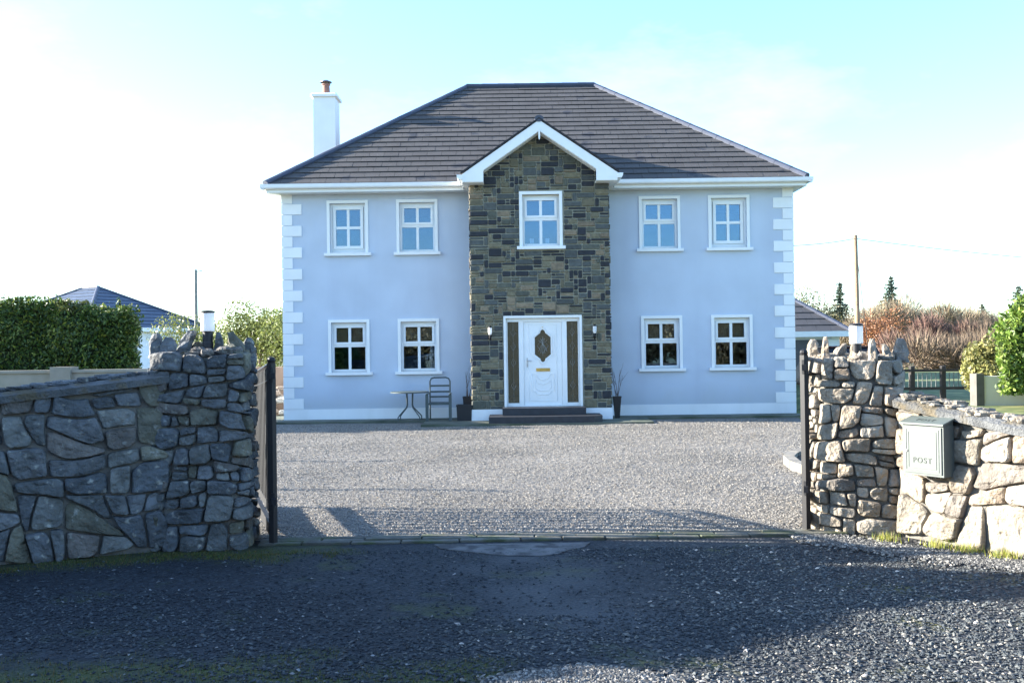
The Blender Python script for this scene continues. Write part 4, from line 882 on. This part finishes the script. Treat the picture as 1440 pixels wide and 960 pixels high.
hedge('laurel_bush', 'bright sunlit glossy laurel at the right edge of the photo, above the pale low wall', 'bush', 8.0, 11.5, 16.2, 17.8, .75, zl, 34000, .05, LG, [.3, .3, .2, .2], skew=.5, lump=.34)

def bush(name, label, cat, c, r, n_, size, pal, wts, kind='leaf', group=None, seed=0, trunk=True, twig_len=.3):
    root = thing(name, label, cat, c, 0, group); r_ = np.random.default_rng(seed + 11)
    K = 14; cs = r_.normal(0, .42, (K, 3)) * r; cs[:, 2] = np.abs(cs[:, 2]) * 1.0 + r[2] * .55; rr = r_.uniform(.32, .6, K)
    kk = r_.choice(K, n_); d = r_.normal(0, 1, (n_, 3)); d /= np.linalg.norm(d, axis=1)[:, None]; rad = (r_.random(n_) ** .45)
    C = cs[kk] + d * (rad * rr[kk])[:, None] * np.array(r); C[:, 2] = np.maximum(C[:, 2], .05)
    cl = cols_of(n_, pal, wts)
    if kind == 'leaf': leaf_cloud('foliage', C, d, size * np.ones(n_), cl, leafm, root)
    else:
        dirs = d * .8 + np.array([0, 0, .7]) + r_.normal(0, .35, (n_, 3)); dirs /= np.linalg.norm(dirs, axis=1)[:, None]
        T_ = C + dirs * (twig_len * r_.uniform(.4, 1.2, n_))[:, None]; sd_ = np.cross(dirs, r_.normal(0, 1, (n_, 3))); sd_ /= np.linalg.norm(sd_, axis=1)[:, None]; sd_ *= size
        V = np.stack([C - sd_, C + sd_, T_], 1).reshape(-1, 3); npmesh('twigs', V, np.arange(3 * n_).reshape(-1, 3), np.repeat(cl, 3, 0), twigm, root)
    if trunk:
        m = MB(); rd = random.Random(seed)
        m.tube([(0, 0, -.1), (.02 * r[0], 0, r[2] * .4), (.05 * r[0], .02, r[2] * .8)], [r[2] * .045, r[2] * .03, r[2] * .015], 7)
        for k in range(9):
            q_ = cs[k % K]; z0 = r[2] * rd.uniform(.1, .5); m.tube([(0, 0, z0), (q_[0] * .5, q_[1] * .5, (z0 + q_[2]) / 2 + .1), tuple(q_)], [r[2] * .022, r[2] * .014, r[2] * .005], 5)
        m.build('trunk', barkm, root)
    return root
def conifer(label, x, y, h, rad, seed, pal=((.05, .075, .05), (.075, .10, .06), (.035, .055, .04)), group=None):
    root = thing('conifer_tree', label, 'conifer', (x, y, 0), 0, group); r_ = np.random.default_rng(seed); V = []; C = []
    tiers = 26; pts = []; nr = []
    for i in range(tiers):
        f = i / (tiers - 1); z = h * (.12 + .86 * f); rr = rad * (1 - f) ** .85 * r_.uniform(.75, 1.15) + .05
        nb = int(9 - 4 * f)
        for k in range(nb):
            a = r_.uniform(0, 6.28); L_ = rr * r_.uniform(.6, 1.15); m_ = int(26 * L_ + 6)
            t = r_.random(m_); droop = .28 * L_ * t ** 1.5 - .12 * t
            p = np.stack([np.cos(a) * L_ * t, np.sin(a) * L_ * t, z - droop], -1) + r_.normal(0, .05 * h / 8 + .03, (m_, 3)) * np.array([1, 1, .6]); pts.append(p); nr.append(np.tile([0, 0, 1.], (m_, 1)))
    P_ = np.concatenate(pts); Nn = np.concatenate(nr); leaf_cloud('foliage', P_, Nn, np.full(len(P_), .035 * h / 3 + .05), cols_of(len(P_), list(pal), [1 / len(pal)] * len(pal)), leafm, root)
    m = MB(); m.tube([(0, 0, -.1), (0, 0, h * .5), (0, 0, h * .98)], [h * .022, h * .014, .01], 7); m.build('trunk', barkm, root); return root

YG = [(.14, .17, .04), (.2, .22, .06), (.09, .11, .03)]
bush('privet_bush', 'loose light green bush between the left pier and the house corner', 'bush', (-7.0, 27.5, .9), (1.5, 1.0, 1.25), 15000, .05, YG, [.4, .3, .3], seed=2, group=None)
bush('bamboo_clump', 'pale yellow-green spindly shrub showing just above the left pier', 'shrub', (-9.2, 29.5, .6), (1.4, 1.0, 1.3), 7000, .05, YG, [.3, .5, .2], seed=5)
bush('variegated_bush', 'yellowish variegated bush next to the laurel, above the timber fence end', 'bush', (9.15, 19.3, .40), (.5, .5, .75), 7000, .045, [(.22, .22, .07), (.12, .13, .04), (.3, .27, .1)], [.4, .3, .3], seed=8)
# far scrub and trees on the right
BR = [(.20, .15, .10), (.28, .22, .15), (.14, .10, .07), (.24, .20, .11)]
far = [
 ('bare_scrub', 'pale brown bare scrub bush just right of the garage roof, under the utility pole', 22.6, 62, 2.6, 4.2, BR, 21),
 ('bare_scrub', 'tall brown bare thicket left of the tall conifer', 25.2, 66, 2.8, 4.3, BR, 22),
 ('bare_scrub', 'brown bare thicket at the foot of the tall conifer', 28.2, 66, 3.0, 3.6, BR, 23),
 ('bare_scrub', 'greyish bare thicket behind the dark red shrub', 30.5, 68, 3.0, 3.6, BR, 24),
 ('bare_scrub', 'pale bare thicket between the dark red shrub and the small conifer', 33.2, 70, 3.2, 3.8, BR, 25),
 ('bare_scrub', 'pale bare thicket left of the laurel bush', 36.0, 70, 3.2, 3.9, BR, 26),
 ('bare_scrub', 'low brown thicket half hidden behind the laurel bush', 39.5, 72, 3.6, 4.0, BR, 27),
 ('bare_scrub', 'dark brown undergrowth low behind the timber fence', 22.8, 46, 2.8, 2.3, [(.12, .085, .06), (.17, .12, .08)], 28),
 ('bare_scrub', 'low brown undergrowth behind the variegated bush', 20.0, 43, 2.4, 2.0, [(.14, .10, .07), (.2, .15, .1)], 29),
]
for nm, lb, x, y, rx, hz, pal, sd_ in far:
    bush(nm, lb, 'thicket', (x, y, 0), (rx, rx * .7, hz * .54), 15000, .018, pal, [1 / len(pal)] * len(pal), kind='twig', seed=sd_, twig_len=.8)
bush('copper_beech', 'bushy tree with rusty orange winter leaves behind the right pier lamp', 'tree', (20.6, 56, .3), (1.5, 1.2, 2.2), 6000, .07, [(.26, .11, .05), (.30, .15, .07), (.18, .09, .05)], [.4, .3, .3], seed=31)
bush('red_shrub', 'dark red-stemmed bare shrub in front of the brown thicket', 'shrub', (19.2, 46, 0), (1.8, 1.3, 1.5), 12000, .016, [(.16, .085, .07), (.15, .095, .07), (.19, .12, .09)], [.4, .3, .3], kind='twig', seed=32, twig_len=.5)
bush('round_tree', 'rounded olive-brown tree crown just beyond the garage roof', 'tree', (22.0, 72, 1.5), (3.2, 2.5, 2.3), 9000, .10, [(.16, .15, .07), (.11, .12, .05), (.2, .17, .09)], [.4, .3, .3], seed=33)
conifer('tall spired conifer standing alone above the brown thicket', 27.1, 71, 6.3, 2.7, 41)
conifer('dark narrow conifer beside the utility pole', 24.1, 73, 6.0, 1.8, 42)
conifer('small dark conifer above the scrub, right of the tall one', 32.6, 74, 4.0, 1.5, 43)
conifer('faint small conifer between the tall one and the dark small one', 30.2, 80, 3.9, 1.4, 44)
conifer('wide dark pine at the right edge of the photo, behind the laurel', 37.2, 73, 5.6, 2.8, 45)
conifer('lower dark pine just left of the wide pine at the right edge', 35.0, 74, 4.3, 2.0, 46)

# big evergreen mass left of the frame; its shadow lies across the forecourt
sh = thing('evergreen_bush', 'large dense evergreen behind the left wall, outside the photo on the left', 'bush', (-7.0, 7.2, 0))
prof_y = [5.0, 5.6, 6.3, 7.3, 7.7, 8.3, 8.7, 9.0]; prof_z = [1.6, 2.05, 2.4, 2.75, 3.2, 3.2, 2.55, 1.2]
n_ = 34000; Y = rng.uniform(5.0, 9.0, n_); zt = np.interp(Y, prof_y, prof_z); X = rng.uniform(-7.9, -6.1, n_); f = np.sqrt(np.clip(1 - ((X + 7) / .95) ** 2, 0, 1)); Z = .2 + (zt * (.65 + .35 * f) - .2) * rng.random(n_) ** .35 + rng.normal(0, .04, n_)
leaf_cloud('foliage', np.stack([X + 7, Y - 7.2, Z], -1), np.tile([0, 0, 1.], (n_, 1)), np.full(n_, .075), cols_of(n_, DG, [.35, .3, .25, .1]), leafm, sh)
m = MB(); vs = []
for y_ in np.linspace(5.1, 8.85, 16): z_ = float(np.interp(y_, prof_y, prof_z)) - .14; vs += [(-.5, y_ - 7.2, .1), (-.2, y_ - 7.2, z_), (.2, y_ - 7.2, z_), (.5, y_ - 7.2, .1)]
m.add(vs, [(i * 4 + q_, i * 4 + 4 + q_, i * 4 + 4 + (q_ + 1) % 4, i * 4 + (q_ + 1) % 4) for i in range(15) for q_ in range(4)] + [(3, 2, 1, 0), (60, 61, 62, 63)]); m.build('solid_core', MATS['hedge_core'], sh)  # solid core added inside the leaves to block the sun fully
for lb, x, y, h in (('thin timber stake added behind the left wall, out of view, to cast a shadow line on the driveway', -8.0, 12.2, 2.46), ('thin timber stake added farther back on the left, out of view, to cast another shadow line on the driveway', -10.0, 15.4, 2.56)):
    t = thing('shadow_stake', lb, 'stake', (x, y, 0)); m = MB(); m.tube([(0, 0, -.1), (.01, 0, h)], [.065, .045], 6); m.build('stake', barkm, t)  # unseen stakes added to throw thin shadow lines across the driveway
# hedgerow across the road behind the camera (seen mirrored in the ground-floor panes)
for k in range(11):
    bush('hedgerow_tree', 'brown winter hedgerow tree across the road, behind the photographer', 'tree', (-22 + 4.3 * k, -13 - 1.5 * (k % 2), 0), (3.8, 2.4, 2.7), 12000, .17, [(.30, .19, .09), (.38, .26, .12), (.2, .13, .07)], [.4, .3, .3], kind='leaf', seed=60 + k, group='hedgerow trees across the road')

# ================================================================ OTHER BUILDINGS
def hip_house(name, label, cat, loc, rot, W, D, zw, zr, over, wallm, base, cr=.35, tw=.45, openings=None):
    root = thing(name, label, cat, loc, R(rot)); m = MB(); m.box(0, W, 0, D, -.1, zw); m.build('wall', wallm, root)
    x0, x1, y0, y1 = -over, W + over, -over, D + over; run_ = min(x1 - x0, y1 - y0) / 2 - .001; rs = zr - zw; sl2 = math.hypot(run_, rs); r2 = MB()
    LX, LY = x1 - x0, y1 - y0
    polyx = [(0, 0), (LX, 0), (LX - run_, sl2), (run_, sl2)]; polyy = [(0, 0), (LY, 0), (LY - run_, sl2), (run_, sl2)]
    roof_face(r2, (x0, y0, zw), (1, 0, 0), (0, run_, rs), polyx, base, cr, tw); roof_face(r2, (x1, y1, zw), (-1, 0, 0), (0, -run_, rs), polyx, base, cr, tw)
    roof_face(r2, (x0, y1, zw), (0, -1, 0), (run_, 0, rs), polyy, base, cr, tw); roof_face(r2, (x1, y0, zw), (0, 1, 0), (-run_, 0, rs), polyy, base, cr, tw)
    ro = r2.build('roof', MATS.get('roof_' + name) or M('roof_' + name, attr=True, rough=.5, var=.1, spec=.5), root)
    c2 = MB(); A_ = (x0 + run_, y0 + run_, zr); B_ = (x1 - run_, y1 - run_, zr)
    if (Vector(A_) - Vector(B_)).length > .5: caps(c2, A_, B_)
    caps(c2, (x0, y0, zw + .03), A_, .09); caps(c2, (x1, y1, zw + .03), B_, .09)
    caps(c2, (x0, y1, zw + .03), A_ if LY <= LX else B_, .09); caps(c2, (x1, y0, zw + .03), B_ if LY <= LX else A_, .09); c2.build('ridge_cap', ridgem, ro)
    f = MB(); f.box(x0, x1, y0 - .02, y0, zw - .16, zw + .02).box(x0, x1, y1, y1 + .02, zw - .16, zw + .02).box(x0 - .02, x0, y0, y1, zw - .16, zw + .02).box(x1, x1 + .02, y0, y1, zw - .16, zw + .02)
    f.box(x0, x1, y0, -.002, zw - .15, zw - .13).box(x0, x1, D + .002, y1, zw - .15, zw - .13); f.build('fascia', white, root)
    return root
hip_house('bungalow', 'white bungalow with a bluish slate hip roof behind the left hedge', 'house', (-18.05, 42.3, 0), 62, 6.6, 7.6, 2.75, 4.75, .35, whitep, (.06, .08, .12))
gar = hip_house('garage', 'low pale garage with dark hip roof behind the right side of the house', 'garage', (5.2, 32.3, 0), 0, 5.4, 6.0, 2.0, 4.3, .3, M('pale_render', (.62, .64, .68), .85, var=.05), RB)
m = MB(); m.box(3.3, 4.9, -.015, -.001, .1, 1.75); m.build('garage_door', M('door_grey', (.06, .06, .07), .5), gar)
for k in range(9):
    m = MB(); m.box(5.4 - (.42 if k % 2 else .24), 5.42, -.02, -.001, .22 * k + .005, .22 * k + .215); m.build('quoin', whitep, gar)

# block walls
blockm = M('pale_block', (.24, .23, .20), .9, var=.2, scale=2, bump=.4, bscale=50, streak=((.2, .2, .16), (3, 3, .6), .4))
m = MB(); m.box(-18, -7.0, 19.9, 20.1, -.1, 1.24); m.box(-18, -7.0, 19.86, 20.14, 1.242, 1.30); m.box(-9.2, -8.8, 19.8, 20.2, -.1, 1.36)
bw = thing('block_wall', 'low pale block wall in front of the left hedge', 'wall', (0, 0, 0)); m.build('blockwork', blockm, bw)
m = MB(); m.box(-9.5, -5.55, 25.0, 25.2, -.1, 1.22); bw2 = thing('block_wall', 'tan brown wall seen in the gap between the left gate and the house corner', 'wall', (0, 0, 0)); m.build('blockwork', M('tan_block', (.25, .17, .12), .9, var=.2, scale=3, bump=.4), bw2)
wp = thing('stone_pile', 'low pile of pale stones in the gap beside the left corner of the house', 'stone pile', (-5.9, 24.2, 0)); m = MB()
for k in range(26): rock(m, (random.uniform(-.5, .35), random.uniform(-.2, .2), random.uniform(.1, .72)), random.uniform(.08, .17), .12, random.uniform(.05, .09), jit((.5, .48, .44) if random.random() < .5 else (.22, .17, .13), .2))
m.build('stones', rubble, wp)
# right garden: timber fence, pale wall
timb = M('dark_timber', (.035, .03, .028), .8, var=.3, scale=10, bump=.4)
fe = thing('timber_fence', 'dark timber post and rail fence beyond the right wall', 'fence', (7.4, 20, .3))
for k in range(4): m = MB(); m.bbox(-.05 + .62 * k, .05 + .62 * k, -.05, .05, -.2, .84, .015); m.build('post', timb, fe)
for z in (.72, .36): m = MB(); m.box(-.05, 2.0, -.075, -.052, z, z + .055); m.build('rail', timb, fe)
m = MB()
for k in range(22): m.box(.04 + k * .09, .055 + k * .09, .055, .065, .36, .70)
m.build('pickets', M('pale_picket', (.2, .21, .2), .7), fe)
wl = thing('garden_wall', 'pale rendered low wall in sun below the laurel at the right edge', 'wall', (8.45, 18.0, .4)); m = MB(); m.box(0, 5, 0, .2, -.3, .58); m.build('render', M('cream_render', (.62, .60, .52), .9, var=.12, scale=2, bump=.3), wl)
m = MB(); m.box(-.08, .06, -.03, .23, -.3, .63); m.build('shaded_end_post', M('shaded_end', (.10, .095, .085), .9, var=.2), wl)  # dark block stands for the wall's shaded end and a dark post
# curved kerb of the flower bed by the right pier
kb = thing('kerb_edging', 'curved pale stone kerb edging behind the right gate post', 'kerb', (4.45, 12.5, 0)); km = M('kerb_stone', attr=True, rough=.85, var=.25, scale=9, bump=.5, bscale=40)
for k in range(7):
    t0, t1 = R(110 + k * 22), R(110 + (k + 1) * 22 - 1.0); ri, ro = .82, .95; m = MB()
    m.hprism([(ri * math.cos(t0), 1.9 * ri * math.sin(t0)), (ri * math.cos(t1), 1.9 * ri * math.sin(t1)), (ro * math.cos(t1), 1.9 * ro * math.sin(t1)), (ro * math.cos(t0), 1.9 * ro * math.sin(t0))], -.05, .13, jit((.17, .155, .13), .15)); m.build('kerb_block', km, kb)
m = MB(); m.hprism([(4.45 + .84 * math.cos(R(a)), 12.5 + 1.6 * math.sin(R(a))) for a in range(0, 360, 12)], -.05, .075); tag(m.build('flower_bed', M('soil', (.06, .045, .035), .95, var=.3, bump=.8, bscale=30)), kind='structure')

# ---- poles and wires
wood = M('pole_wood', (.30, .20, .13), .85, var=.2, scale=5, bump=.4)
p1 = thing('utility_pole', 'wooden utility pole carrying two wires, above the trees on the right', 'utility pole', (15.65, 45, 0)); m = MB(); m.tube([(0, 0, -.1), (-.03, 0, 3), (-.06, 0, 6.5)], [.13, .115, .095], 10); m.build('pole', wood, p1)
m = MB(); m.lathe([(.03, 6.5), (.045, 6.54), (.03, 6.6)], 8, -.06, 0); m.build('insulator', white, p1)
p2 = thing('utility_pole', 'thin grey utility pole left of the house, behind the left pier', 'utility pole', (-12.68, 40, 0)); m = MB(); m.tube([(0, 0, -.1), (0, 0, 4.95)], [.085, .065], 10); m.build('pole', M('pole_grey', (.20, .21, .20), .8, var=.15), p2)
m = MB(); m.tube([(0, 0, 4.86), (.28, 0, 4.9)], .02, 6); m.build('bracket', MATS['pole_grey'], p2)
def wire(label, A_, B_, sag):
    A_, B_ = Vector(A_), Vector(B_); pts = [tuple(A_.lerp(B_, t / 16) - Vector((0, 0, sag * 4 * (t / 16) * (1 - t / 16)))) for t in range(17)]; m = MB(); m.tube(pts, .015, 5)
    tag(m.build('overhead_wire', M('wire', (.05, .05, .05), .6)), label, 'wire')
wire('thin overhead wire running right from the wooden utility pole', (15.6, 45, 6.35), (44, 52, 5.2), .5)
wire('thin overhead wire running left from the wooden utility pole towards the house', (15.58, 45, 6.35), (7.5, 36, 5.3), .2)
wire('stay wire slanting down from the wooden utility pole', (15.6, 45, 6.1), (16.6, 46, .0), 0)

# ---- dark red car by the garage
car = thing('parked_car', 'dark red car parked between the house and the garage, mostly hidden', 'car', (8.95, 27.6, 0), R(90)); paint = M('car_paint', (.07, .008, .012), .25, var=0, spec=.7)
body = MB(); sec = [(-2.1, .45, .82, .72), (-2.0, .35, .98, .82), (-1.2, .3, 1.02, .86), (.9, .3, .98, .86), (1.7, .32, .86, .82), (2.05, .4, .72, .7)]
vs = []
for x, zb, zt_, hw in sec: vs += [(x, -hw, zb), (x, -hw * 1.02, (zb + zt_) / 2), (x, -hw * .93, zt_), (x, hw * .93, zt_), (x, hw * 1.02, (zb + zt_) / 2), (x, hw, zb)]
body.add(vs, [(i * 6 + k, i * 6 + (k + 1) % 6, i * 6 + 6 + (k + 1) % 6, i * 6 + 6 + k) for i in range(5) for k in range(6)] + [(5, 4, 3, 2, 1, 0), tuple(30 + k for k in range(6))]); body.build('body', paint, car)
m = MB(); vs = []
for x, z, hw in ((-1.85, 1.0, .78), (-1.35, 1.5, .66), (.2, 1.52, .66), (1.0, .98, .78)): vs += [(x, -hw, z), (x, hw, z)]
m.add(vs, [(0, 1, 3, 2), (2, 3, 5, 4), (4, 5, 7, 6), (0, 2, 4, 6), (7, 5, 3, 1), (6, 7, 1, 0)]); m.build('cabin', M('car_glass', (.01, .012, .015), .08, var=0), car)
m = MB(); m.box(-1.38, .22, -.64, .64, 1.505, 1.545); m.build('roof_panel', paint, car)
for x in (-1.3, 1.3):
    for s_ in (-1, 1):
        m = MB(); m.tube([(x, s_ * .84, .32), (x, s_ * .64, .32)], .32, 20); wh = m.build('wheel', M('tyre', (.015, .015, .015), .8), car); m = MB(); m.tube([(x, s_ * .85, .32), (x, s_ * .835, .32)], .19, 12); m.build('rim', MATS['steel'], wh)
for s_ in (-1, 1):
    m = MB(); m.box(-2.12, -2.04, s_ * .62 - .12, s_ * .62 + .12, .74, .92); m.build('tail_light', M('lamp_red', (.4, .02, .02), .3), car)
    m = MB(); m.box(2.0, 2.07, s_ * .5 - .14, s_ * .5 + .14, .55, .67); m.build('headlight', white, car)
